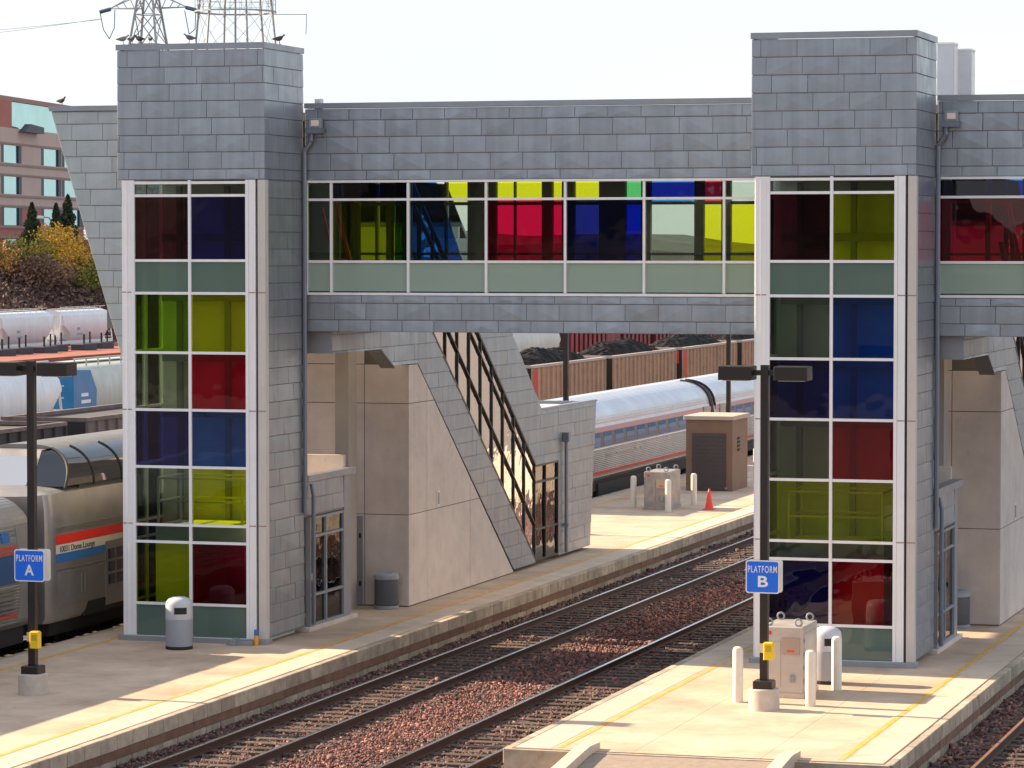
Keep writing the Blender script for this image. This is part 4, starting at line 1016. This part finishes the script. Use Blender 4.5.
def coal_car(y0, y1, label, m, rim, heap=True, red=False, top=3.05):
    c = thing('coal_car', label, 'coal car', (XC, (y0+y1)/2, -.65), 'coal cars on the yard track')
    x0, x1 = XC-1.55, XC+1.55; zb = .45
    b = MB(); b.box(x1-.10, x1, y0, y1, zb, top-.1, m).box(x0, x0+.10, y0, y1, zb, top-.1, m).box(x0+.101, x1-.101, y0, y0+.1, zb, top-.1, m).box(x0+.101, x1-.101, y1-.1, y1, zb, top-.1, m)
    b.box(x0+.11, x1-.11, y0+.11, y1-.11, zb, zb+.3 if heap else top-.14, mat('car_cover', (.085,.078,.075), .8, 0, var=.45, vscale=1.2, stretch=(.4,2.5,1)) if not heap else m)
    n = int((y1-y0)/.85)
    for i in range(n+1):
        y = y0+.06+(y1-y0-.12)*i/n
        b.prism([(x1+.001,y-.07),(x1+.09,y-.04),(x1+.09,y+.04),(x1+.001,y+.07)], 'z', zb+.1, top-.12, m)
    b.box(x1-.001, x1+.06, y0, y1, zb, zb+.098, m)
    b.build('body', None, c)
    MB().box(x0+.05, x1-.02, y0-.012, y0-.001, zb, top-.12).build('gap_shade_sheet', BLACK, c)  # black sheet paints in the dark gap between cars
    r = MB().box(x1-.13, x1+.07, y0-.03, y1+.03, top-.098, top+.03).box(x0-.07, x0+.13, y0-.03, y1+.03, top-.098, top+.03).box(x0+.131, x1-.131, y0-.03, y0+.13, top-.098, top+.03).box(x0+.131, x1-.131, y1-.13, y1+.03, top-.098, top+.03)
    r.build('top_chord', rim, c)
    MB().box(XC-.35, XC+.35, y0-.7, y1+.7, -.05, .35).box(XC-1.2, XC+1.2, y0+.6, y1-.6, .05, .449).build('underframe', BLACK, c)
    MB().prism([(y0+1,.449),(y1-1,.449),(y1-3,-.25),(y0+3,-.25)], 'x', XC-1.1, XC+1.1).build('hopper_bottom', COALB, c)
    freight_trucks(c, XC, y0, y1, -.65)
    if red: MB().box(x1+.095, x1+.1, y0+.05, y0+.85, top-1.6, top-.15).build('red_end_panel', REDE, c); MB().box(x0+.2,x1-.2,y0-.02,y0-.001,top-.9,top-.15).build('red_end_panel', REDE, c)
    if heap:
        nx, ny = 16, 70; vs = []; fs = []
        for j in range(ny+1):
            for i in range(nx+1):
                u = i/nx*2-1; v = j/ny*2-1
                hgt = (1-abs(u)**2.2)*(1-abs(v)**3.0)
                vs.append((XC+u*1.40, (y0+y1)/2+v*((y1-y0)/2-.15), top-.28+.9*hgt*(1+.12*math.sin(v*9+y0)*math.cos(u*3))+random.uniform(-.07,.09)))
        for j in range(ny):
            for i in range(nx): a = j*(nx+1)+i; fs.append((a,a+1,a+nx+2,a+nx+1))
        MB().add(vs, fs).build('coal_load', COAL, c)
    return c
coal_car(90.0, 104.3, 'black coal car at left, nearest of the dark cars behind the train', COALD, COALB, False)
coal_car(106.0, 121.5, 'dark brown coal car with pinkish side, at left behind dome car', COALB, COALB, False, top=3.1)
coal_car(144.6, 158.4, 'tan coal car mostly hidden behind the stairs', COALC, RUSTD, True)
coal_car(160.0, 173.9, 'tan ribbed coal car with red end panel, nearest beyond the stairs', COALC, RUSTD, True, True)
coal_car(175.5, 189.5, 'tan ribbed coal car in the middle of the heaped string', COALC, RUSTD, True)
coal_car(191.2, 205.2, 'tan ribbed coal car with red end panel above the coach roof', COALC, RUSTD, True, True)
coal_car(206.9, 221.0, 'tan ribbed coal car farthest right, beside right tower', COALC, RUSTD, True)
MAROON = mat('maroon_car', (.20,.012,.022), .5, .1, var=.12, vscale=2)
WHT = mat('hopper_white', (.72,.73,.76), .38, .1, var=.06, vscale=.8, streak=.08)
GREY = mat('hopper_grey', (.50,.52,.48), .5, .1, var=.08, vscale=.8, streak=.12)
BLU = mat('hopper_blue', (.02,.19,.42), .45, 0, var=.08, vscale=1)
def hopper(x, y0, y1, label, m, zt, zr, marks=True, hatch=True, end=None, group='covered hopper cars', r=1.6):
    """rounded covered hopper with sloping ends, roof walk, end cage, side sill"""
    c = thing('covered_hopper', label, 'hopper car', (x, (y0+y1)/2, zr), group)
    h = zt-zr; zb = zr+(.17 if x < -100 else .28)*h
    half = [(.75,zb-.05*h),(1.35,zb+.08*h),(r,zb+.22*h),(r,zt-.26*h),(r*.93,zt-.13*h),(r*.7,zt-.045*h),(r*.35,zt-.01*h),(0,zt)]
    sec = [(x+a,z) for a,z in half]+[(x-a,z) for a,z in half[::-1][1:]]
    def ring(y, cut):
        return [(px,y,max(pz, zb+cut*h)) for px,pz in sec]
    MB().loft([ring(y0+1.0,.50), ring(y0+1.01,.48), ring(y0+2.6,-.05), ring(y1-2.6,-.05), ring(y1-1.01,.48), ring(y1-1.0,.50)]).build('tank_body', m, c, True)
    MB().box(x-.25, x+.25, y0-.4, y1+.4, zr+.14*h, zr+.2*h, BLACK).box(x+1.25, x+1.42, y0+.2, y1-.2, zr+.20*h, zr+.27*h, m).box(x-1.3, x+1.3, y0+.1, y0+1.9, zr+.2*h, zr+.25*h, m).box(x-1.3, x+1.3, y1-1.9, y1-.1, zr+.2*h, zr+.25*h, m).build('sill', None, c)
    for ye, s in ((y0,1),(y1,-1)):
        cg = MB()
        for xx in (x+1.35, x-1.35, x+.5):
            cg.bar((xx,ye+s*.15,zr+.25*h),(xx,ye+s*.9,zt-.12*h),.06)
        cg.bar((x-1.35,ye+s*.15,zr+.25*h),(x+1.35,ye+s*.15,zr+.25*h),.08)
        for k in range(5): z = zr+.32*h+k*.12*h; cg.bar((x+.5,ye+s*.25,z),(x+1.35,ye+s*.25,z),.035)
        cg.build('end_frame', end or m, c)
    if hatch:
        MB().box(x-.35, x+.35, y0+1.2, y1-1.2, zt+.03, zt+.08).build('roof_walk', GREY, c)
        rl = MB()
        y = y0+1.4
        while y < y1-1.2: rl.box(x+1.05,x+1.10,y-.03,y+.03,zt-.12,zt+.25); y += 1.3
        rl.box(x+1.04,x+1.11,y0+1.3,y1-1.3,zt+.22,zt+.27); rl.build('roof_rail', m, c)
    if marks:
        MB().box(x+r+.004, x+r+.01, y0+.30*(y1-y0), y0+.36*(y1-y0), zt-.48*h, zt-.42*h).build('reporting_mark', STEEL, c)
        MB().box(x+r+.004, x+r+.01, y0+.30*(y1-y0), y0+.40*(y1-y0), zt-.60*h, zt-.555*h).build('reporting_mark', STEEL, c)
    freight_trucks(c, x, y0, y1, zr)
    return c
# far white string
yy = 262.5
for i, lb in enumerate(('white covered hopper cut off by left edge, under the bushes','white covered hopper in the middle of the far string, under the bushes','white covered hopper half hidden by the slanted footbridge end')):
    hopper(XH, yy, yy+12.9, lb, WHT, 3.0, -1.0, group='far white covered hoppers'); yy += 13.3
bk = MB(); bk.box(-131.0, -118, 230, 330, -.81, -.35); 
tag(bk.build('red_embankment', mat('red_earth', (.30,.10,.07), .95, 0, var=.25, vscale=.4)), 'low strip of red earth below the far white hopper cars', 'ground', kind='structure')
for i, (x, y) in enumerate(((-124,262),(-124.5,266.5),(-124,270.5),(-125,275),(-124,279),(-124.5,284))):
    q = thing('wheel_set_stand', 'dark machinery piece with posts lying before white hoppers, %s' % ['leftmost','second from left','third from left','fourth from left','fifth from left','rightmost'][i], 'machinery', (x,y,-.35), 'dark machinery before the hoppers')
    MB().bbox(x-.7,x+.7,y-1.4,y+1.4,-.35,.25,.08).build('frame', mat('machine_dark',(.05,.05,.07),.7), q)
    MB().bar((x+.3,y-.6,.2),(x+.3,y-.6,1.1),.09).bar((x+.3,y+.7,.2),(x+.3,y+.7,1.3),.08).build('post', BLACK, q)
# middle string: white and blue hoppers at left, white and maroon beyond the coal cars
hopper(XM, 118.5, 135.9, 'large white hopper with sloping end behind the lamp head at left', WHT, 3.75, -.65, marks=False)
bh = hopper(XM, 136.0, 153, 'grey covered hopper with bright blue end panel left of the tower', GREY, 3.75, -.65, marks=False)
MB().prism([(136.1,.5),(138.4,.5),(138.6,2.6),(137.9,3.5),(136.1,3.55)], 'x', XM-1.55, XM+1.63).build('blue_end_panel', BLU, bh)
for k, wd in enumerate((.75,1.0)): MB().box(XM+1.632, XM+1.638, 136.9, 136.9+wd, 2.35-k*.3, 2.50-k*.3).build('reporting_mark', WHITE, bh)
hopper(XM, 196, 215.3, 'pale covered hopper seen above the stair roof, under the footbridge', GREY, 3.85, -.65, marks=False)
def maroon_car(y0, y1, label):
    c = thing('boxcar', label, 'boxcar', (XM, (y0+y1)/2, -.65), 'maroon freight cars')
    b = MB().box(XM-1.5, XM+1.45, y0, y1, .1, 3.95, mat('maroon_rib_shade', (.06,.008,.012), .7))  # shade between the ribs painted as a darker body colour
    y = y0+.15
    while y < y1-.2:
        if not (y0+.42*(y1-y0) < y < y0+.60*(y1-y0)): b.box(XM+1.451, XM+1.62, y, y+.62, .2, 3.9, MAROON)
        y += 1.15
    b.build('body', None, c)
    MB().box(XM+1.451, XM+1.56, y0+.43*(y1-y0), y0+.60*(y1-y0), .2, 3.9).build('side_panel', MAROON, c)
    MB().box(XM+1.561, XM+1.566, y0+.46*(y1-y0), y0+.55*(y1-y0), 2.95, 3.03).prism([(y0+.50*(y1-y0),3.15),(y0+.505*(y1-y0),3.12),(y0+.525*(y1-y0),3.5),(y0+.515*(y1-y0),3.5)], 'x', XM+1.561, XM+1.566).build('white_marking', WHITE, c)
    freight_trucks(c, XM, y0, y1, -.65)
maroon_car(216.6, 238.5, 'dark red ribbed freight car left, behind the coal heaps')
maroon_car(239.6, 261.5, 'dark red ribbed freight car in the middle, behind the coal heaps')
maroon_car(262.6, 284.5, 'dark red ribbed freight car farthest right, behind the coal heaps')

# ------------------------------------------------------------------ background: bank, bushes, conifers, office block, pylons
BASEY = 300.
def hillz(x):
    return -.8 + 8.0*min(1, max(0, (-136.5-x)/20))
m = MB(); xs = [-136,-138,-141,-145,-150,-156,-162,-400]; vs = []; fs = []
ys = list(range(180, 521, 10))
for y in ys:
    for i, x in enumerate(xs): vs.append((x, y, hillz(x)+(random.uniform(-.3,.3) if 0 < i < len(xs)-1 else -.02 if i == 0 else 0)))
for j in range(len(ys)-1):
    for i in range(len(xs)-1): a = j*len(xs)+i; fs.append((a,a+1,a+len(xs)+1,a+len(xs)))
m.add(vs, fs); tag(m.build('bank', mat('bank_soil', (.10,.065,.05), .95, 0, var=.3, vscale=.5), None, True), 'brushy brown bank behind the rail yard', 'bank', kind='structure')

def leaf_mesh(name, pts, size, cols, rng, flat=.0):
    """cloud of small leaf faces, coloured one by one"""
    n = len(pts); a = rng.normal(size=(n,3)); a /= np.linalg.norm(a,axis=1)[:,None]
    bb = np.cross(a, rng.normal(size=(n,3))); bb /= np.linalg.norm(bb,axis=1)[:,None]
    s = size*rng.uniform(.6,1.4,(n,1)); P = np.asarray(pts)
    V = np.stack([P-a*s, P+bb*s*.55, P+a*s, P-bb*s*.55],1).reshape(-1,3)
    me = bpy.data.meshes.new(name); me.vertices.add(4*n); me.vertices.foreach_set('co', V.ravel())
    me.loops.add(4*n); me.loops.foreach_set('vertex_index', np.arange(4*n)); me.polygons.add(n)
    me.polygons.foreach_set('loop_start', np.arange(n)*4); me.polygons.foreach_set('loop_total', np.full(n,4)); me.update()
    c = np.array(cols)[rng.integers(0,len(cols),n)]*rng.uniform(.7,1.25,(n,1)); c = np.repeat(np.concatenate([c,np.ones((n,1))],1),4,0)
    at = me.attributes.new('tint','FLOAT_COLOR','POINT'); at.data.foreach_set('color', c.ravel()); me.materials.append(attr_mat('leaf',.8)); return me
rng = np.random.default_rng(11)
BARK = mat('bark', (.10,.07,.055), .9, 0, var=.2)
YELC = [(.74,.44,.03),(.78,.50,.06),(.66,.32,.04),(.50,.36,.05),(.70,.32,.05)]; ORC = [(.52,.22,.06),(.45,.19,.07),(.58,.32,.06),(.33,.17,.08)]; BRC = [(.22,.12,.09),(.28,.16,.11),(.17,.10,.08),(.33,.19,.10)]; GRC = [(.22,.24,.04),(.16,.20,.04),(.35,.28,.04)]
def shrub(x, y, rad, hgt, cols, label):
    z = hillz(x)-.2; s = thing('autumn_shrub', label, 'shrub', (x,y,z), 'autumn shrubs on the bank')
    pts = []
    for k in range(9):
        c = np.array([rng.normal(0,rad*.45), rng.normal(0,rad*.55), hgt*rng.uniform(.35,.85)])
        q = rng.normal(size=(340,3)); q /= np.linalg.norm(q,axis=1)[:,None]; q *= (rng.uniform(.3,1.25,(340,1))**.6)*np.array([rad*.5,rad*.55,hgt*.28]); pts.append(q+c)
    link('foliage', leaf_mesh('foliage', np.concatenate(pts), .16, cols, rng)).parent = s
    t = MB()
    for k in range(7): a = rng.uniform(0,6.28); t.bar((0,0,0),(math.cos(a)*rad*.6,math.sin(a)*rad*.6,hgt*rng.uniform(.6,.95)),.07,None,5,.02)
    t.build('stems', BARK).parent = s
spots = [(-152,316,2.6,4.6,ORC,'orange brown shrub at far left edge of the bank'),(-151,322,2.4,4.2,GRC,'greenish yellow shrub near left edge of the bank'),(-151,329,2.8,5.2,YELC,'yellow shrub below the left conifer'),(-151,337,2.8,5.0,YELC,'yellow shrub between the conifers'),
 (-150.5,345,3.0,5.2,ORC,'orange shrub below the right pair of conifers'),(-151,353,3.2,6.6,YELC,'tall yellow shrub right of the conifers'),(-152,361,3.4,7.8,YELC,'tallest golden shrub next to the slanted footbridge end'),(-147,334,2.4,3.6,GRC,'low green shrub in the middle of the bank'),(-147,350,2.6,4.0,ORC,'low rusty shrub on the right of the bank'),(-146,362,2.6,4.4,BRC,'dark bare shrub low beside slanted footbridge end'),(-153,370,3.2,7.6,ORC,'orange shrub behind the slanted footbridge end'),(-147.5,322,2.6,3.8,BRC,'dark brown shrub low at left of the bank')]
for sp in spots: shrub(sp[0], sp[1], sp[2]*1.25, sp[3]*1.2, *sp[4:])
# tangled brush: uncountable twigs on the slope
n = 22000; P = np.empty((n,3)); P[:,0] = rng.uniform(-153,-136.3,n); P[:,1] = rng.uniform(285,400,n); P[:,2] = [hillz(x) for x in P[:,0]]; P[:,2] += rng.uniform(0,1.9,n)**1.0
br_me = leaf_mesh('brush', P, .24, [(.11,.06,.05),(.16,.09,.07),(.07,.045,.045),(.21,.13,.09),(.15,.07,.06)], rng)
tag(link('brush', br_me), 'tangled dark brown brush covering the bank', 'brush', kind='stuff')
def conifer(x, y, hgt, rad, label):
    z = hillz(x)+.0; s = thing('conifer', label, 'conifer', (x,y,z), 'conifers on the bank')
    n = 2600; t = rng.uniform(0,1,n)**.75; rr = rad*(1-t)**.8*np.minimum(1,(t+.02)*9)*rng.uniform(.55,1.05,n)*(1+.18*np.sin(t*38)); a = rng.uniform(0,6.28,n)
    P = np.stack([rr*np.cos(a), rr*np.sin(a), .3+t*(hgt-.3)],1)
    link('foliage', leaf_mesh('foliage', P, .20, [(.035,.06,.025),(.05,.075,.03),(.025,.045,.025),(.06,.08,.035)], rng)).parent = s
    MB().bar((0,0,-.2),(0,0,hgt*.9),.16,None,7,.03).build('trunk', BARK).parent = s
conifer(-153.5, 332.0, 7.6, 1.8, 'narrow dark conifer at left before the brick office')
conifer(-154, 339.3, 7.4, 1.5, 'narrow dark conifer, left of the close pair')
conifer(-153.5, 341.3, 8.6, 1.9, 'taller dark conifer, right of the close pair')

# office block: long facade turned a little from the tracks
ob = thing('office_building', 'brick and stone office block with teal windows at left', 'building', (-182, 362, 5))
th_ = R(9.0); ob.rotation_euler.z = th_
STONE = mat('office_stone', (.56,.42,.37), .8, 0, var=.06, vscale=.3); BRK = mat('office_brick', (.42,.15,.12), .8, 0, var=.1, vscale=.5); TEAL = mat('office_glass', (.34,.62,.64), .06, .8, var=.1, vscale=.25); DKB = mat('office_reveal', (.02,.03,.055), .5)
def ob_part(mb, name, m, parent=None):
    o = mb.build(name, m); o.parent = parent or ob; return o
YA, YZ = -40., 75.; ZP = 19.3
def fac(px):     # position along the facade seen at picture column px (layout only)
    dx = (px-512)/F; rx = -math.sin(YAW)+math.cos(YAW)*dx; ry = math.cos(YAW)+math.sin(YAW)*dx
    return (ry*-182-rx*362)/(rx*math.cos(th_)+ry*math.sin(th_))
wins = [(fac(a), fac(c)) for a, c in ((-58,-38),(-20,1),(2,22.5),(42,62),(62.6,83),(102,124))]
hz = [(2.6,4.9),(6.7,8.95),(10.75,13.0),(14.8,17.05)]
ob_part(MB().box(-20, -.6, YA, YZ, -4, ZP), 'core', BRK)
w = MB(); prev = -4
for k, (zb, zt) in enumerate(hz):
    w.box(-.6, 0, YA, YZ, prev, zb-.02, BRK if k < 2 else STONE); last = YA
    for ya, yb in wins: w.box(-.6, 0, last, ya, zb-.02, zt+.02, STONE if k > 1 else BRK); last = yb
    w.box(-.6, 0, last, YZ, zb-.02, zt+.02, STONE if k > 1 else BRK); prev = zt+.02
w.box(-.6, 0, YA, YZ, prev, ZP, STONE)
wl = w.build('facade_wall', None); wl.parent = ob
for zb, zt in hz:
    for z0, z1 in ((zb-.42,zb-.12),(zt+.12,zt+.36)): ob_part(MB().box(.001, .12, YA, YZ, z0, z1), 'string_course', mat('office_trim', (.33,.23,.205), .8))
for zb, zt in hz:
    for ya, yb in wins:
        q = (yb-ya)*.14
        f = ob_part(MB().box(-.5, -.02, ya, ya+q, zb, zt).box(-.5, -.02, yb-q, yb, zb, zt), 'window', DKB)
        ob_part(MB().box(-.4, -.2, ya+q+.01, yb-q-.01, zb, zt), 'pane', TEAL, f)
yg = fac(19)
ob_part(MB().box(-8, -1.2, yg, YZ, ZP, ZP+3.6), 'penthouse_glass', TEAL)
ob_part(MB().box(-9, -.9, YA, YZ, ZP+3.6, ZP+4.2), 'penthouse_roof', mat('office_cap', (.36,.20,.17), .7))
ob_part(MB().box(-8, -.8, YA, yg-.02, ZP, ZP+3.58), 'brick_pier', BRK)
ob_part(MB().prism([(fac(19),ZP-.4),(fac(38),ZP-.4),(fac(38),ZP+.45),(fac(25),ZP+.7)], 'x', .13, 1.0), 'canopy', mat('office_canopy', (.03,.03,.05), .5))
sl = thing('street_lamp', 'thin street lamp with drooping head in front of the office', 'street lamp', (-160, 352, 5.5))
MB().bar((-160,352,5.0),(-160,352,11.3),.12,None,6,.08).tube([(-160,352,11.3),(-160.1,350.8,12.2),(-160.2,349.0,12.3)],.07,6).build('pole', STEEL, sl)
MB().bbox(-160.5,-159.9,347.6,349.0,12.1,12.4,.06).build('lamp_head', WHITE, sl)

GALV = mat('galvanised', (.34,.35,.37), .55, .4, var=.08)
def pylon(x, y, label):
    p = thing('pylon', label, 'pylon', (x,y,-.8), 'lattice towers')
    hw = lambda z: 4.3*(1-z/62)**1.0+.35 if z < 60 else .4
    m = MB(); zs = [0,8,15,21.5,27,31.5,35.5,39.3,42.5,45.5,48]
    hw = lambda z: 1.92+(34.8-z)*.135 if z < 45 else max(.5,1.92+(34.8-45)*.135)
    c = lambda sx, sy, z: (x+sx*max(.5,hw(z)), y+sy*max(.5,hw(z)), z-.8)
    for a, b_ in zip(zs, zs[1:]):
        for sx, sy in ((1,1),(1,-1),(-1,1),(-1,-1)): m.bar(c(sx,sy,a), c(sx,sy,b_), .16)
        for (s1, s2) in (((1,-1),(-1,-1)),((1,1),(-1,1)),((1,1),(1,-1)),((-1,1),(-1,-1))):
            m.bar(c(*s1,a), c(*s2,b_), .075); m.bar(c(*s2,a), c(*s1,b_), .075); m.bar(c(*s1,b_), c(*s2,b_), .07)
    m.build('lattice_mast', GALV, p)
    for za in (40.1, 46.5):
        arm = MB()
        for s in (-1, 1):
            for sy in (-.8, .8): arm.bar((x+s*.9,y+sy,za-.8),(x+s*5.2,y,za-.75),.09); arm.bar((x+s*.9,y+sy,za+1.2),(x+s*5.2,y,za-.7),.08)
            for k in range(4): arm.bar((x+s*(.9+k),y,za-.8),(x+s*(1.5+k),y,za+.9-.4*k),.06)
        arm.build('cross_arm', GALV, p)
        for s in (-1, 1):
            i_ = MB().bar((x+s*5.2,y,za-.8),(x+s*6.6,y-.2,za-1.15),.26,None,8)
            i_.tube([(x+s*6.6,y-.2,za-1.15),(x+s*6.2,y,za-3.4),(x+s*5.4,y,za-4.6),(x+s*4.7,y,za-3.2),(x+s*4.6,y,za-.9)] if s < 0 else [(x+s*6.6,y-.2,za-1.15),(x+s*6.4,y,za-3.6),(x+s*5.6,y,za-4.2),(x+s*5.0,y,za-1.2)], .06, 5)
            i_.build('insulator', mat('insulator', (.05,.09,.15), .4), p)
    return p
PX, PY = -168.6, 400.
pylon(PX, PY, 'grey lattice electricity pylon with cross arm above left tower')
for k, (z0, z1, yy) in enumerate(((38.0,35.6,380),(38.1,34.6,392))):
    pts = [(PX-6.6-70*t, PY+(yy-PY)*t, z0+(z1-z0)*t-6*t*(1-t)) for t in [i/12 for i in range(13)]]
    tag(MB().tube(pts, .035, 4).build('power_line', GALV), ['upper of two thin power lines left of the pylon','lower of two thin power lines left of the pylon'][k], 'power line', 'power lines')
lt = thing('water_tower_frame', 'grey many-legged steel tower with ring walkway, right of the pylon', 'steel tower', (-156.6,400,-.8))
m = MB(); nl = 6; cx, cy = -156.7, 400.
rad = lambda z: 5.15-(z-34.8)*.10
pt = lambda i, z: (cx+rad(z)*math.cos(R(60*i+8)), cy+rad(z)*math.sin(R(60*i+8)), z)
for i in range(nl):
    m.bar(pt(i,-.8), pt(i,46), .14, None, 6)
zs = [-.8,10,19,27,33.5,38.6,44]
for a, b_ in zip(zs, zs[1:]):
    for i in range(nl): m.bar(pt(i,a), pt(i+1,b_), .03); m.bar(pt(i+1,a), pt(i,b_), .03); m.bar(pt(i,b_), pt(i+1,b_), .05)
m.build('leg_frame', GALV, lt)
wk = MB()
for i in range(24):
    a, b_ = R(15*i), R(15*i+15); r_ = rad(38.6)+.35
    p, q = (cx+r_*math.cos(a),cy+r_*math.sin(a)), (cx+r_*math.cos(b_),cy+r_*math.sin(b_))
    for z, wd in ((38.6,.13),(39.5,.03),(40.2,.04)): wk.bar((*p,z),(*q,z),wd)
    wk.bar((*p,38.6),(*p,40.2),.03)
wk.bar((cx+5,cy,38.2),(cx+9.6,cy,38.1),.06).bar((cx+9.6,cy,38.1),(cx+9.5,cy,35.6),.05); wk.build('ring_walkway', GALV, lt)
MB().lathe([(1.0,43.9),(4.2,44.2),(4.6,46),(4.6,54),(3.2,57),(.2,58.5)], (cx,cy,0), 24).build('tank', GALV, lt, True)
MB().bar((cx,cy,-.8),(cx,cy,44),.13,None,8).build('riser_pipe', GALV, lt)

# far wooded ridge on the horizon
m = MB(); vs = []; fs = []; nx = 90
for i in range(nx+1):
    x = -900+1200*i/nx; t = 11+1.6*math.sin(i*.31)+1.0*math.sin(i*1.3)+random.uniform(-.5,.5)
    vs += [(x,840,-.81),(x,850,t*.8),(x,870,t),(x,950,t)]
for i in range(nx):
    for k in range(3): a = 4*i+k; fs.append((a,a+1,a+5,a+4))
m.add(vs, fs); tag(m.build('far_ridge', mat('far_woods', (.07,.075,.07), .95, 0, var=.3, vscale=.05)), 'low wooded ridge along the horizon', 'hill', kind='structure')
# unseen wooded hill added behind the viewpoint to darken reflections in the glass
m = MB(); vs = []; fs = []; nx = 60
for i in range(nx+1):
    x = -260+520*i/nx; t = 15+5*math.sin(i*.7)+3*math.sin(i*1.9)+random.uniform(-1.5,1.5)
    vs += [(x,-60,-.81),(x,-75,t*.7),(x,-95,t),(x,-140,t*1.1)]
for i in range(nx):
    for k in range(3): a = 4*i+k; fs.append((a,a+1,a+5,a+4))
m.add(vs, fs); tag(m.build('added_bluff', mat('added_bluff_brush', (.05,.045,.03), .95, 0, var=.4, vscale=.3)), 'unseen dark wooded hill added behind the viewpoint for dark glass reflections', 'hill', kind='structure')
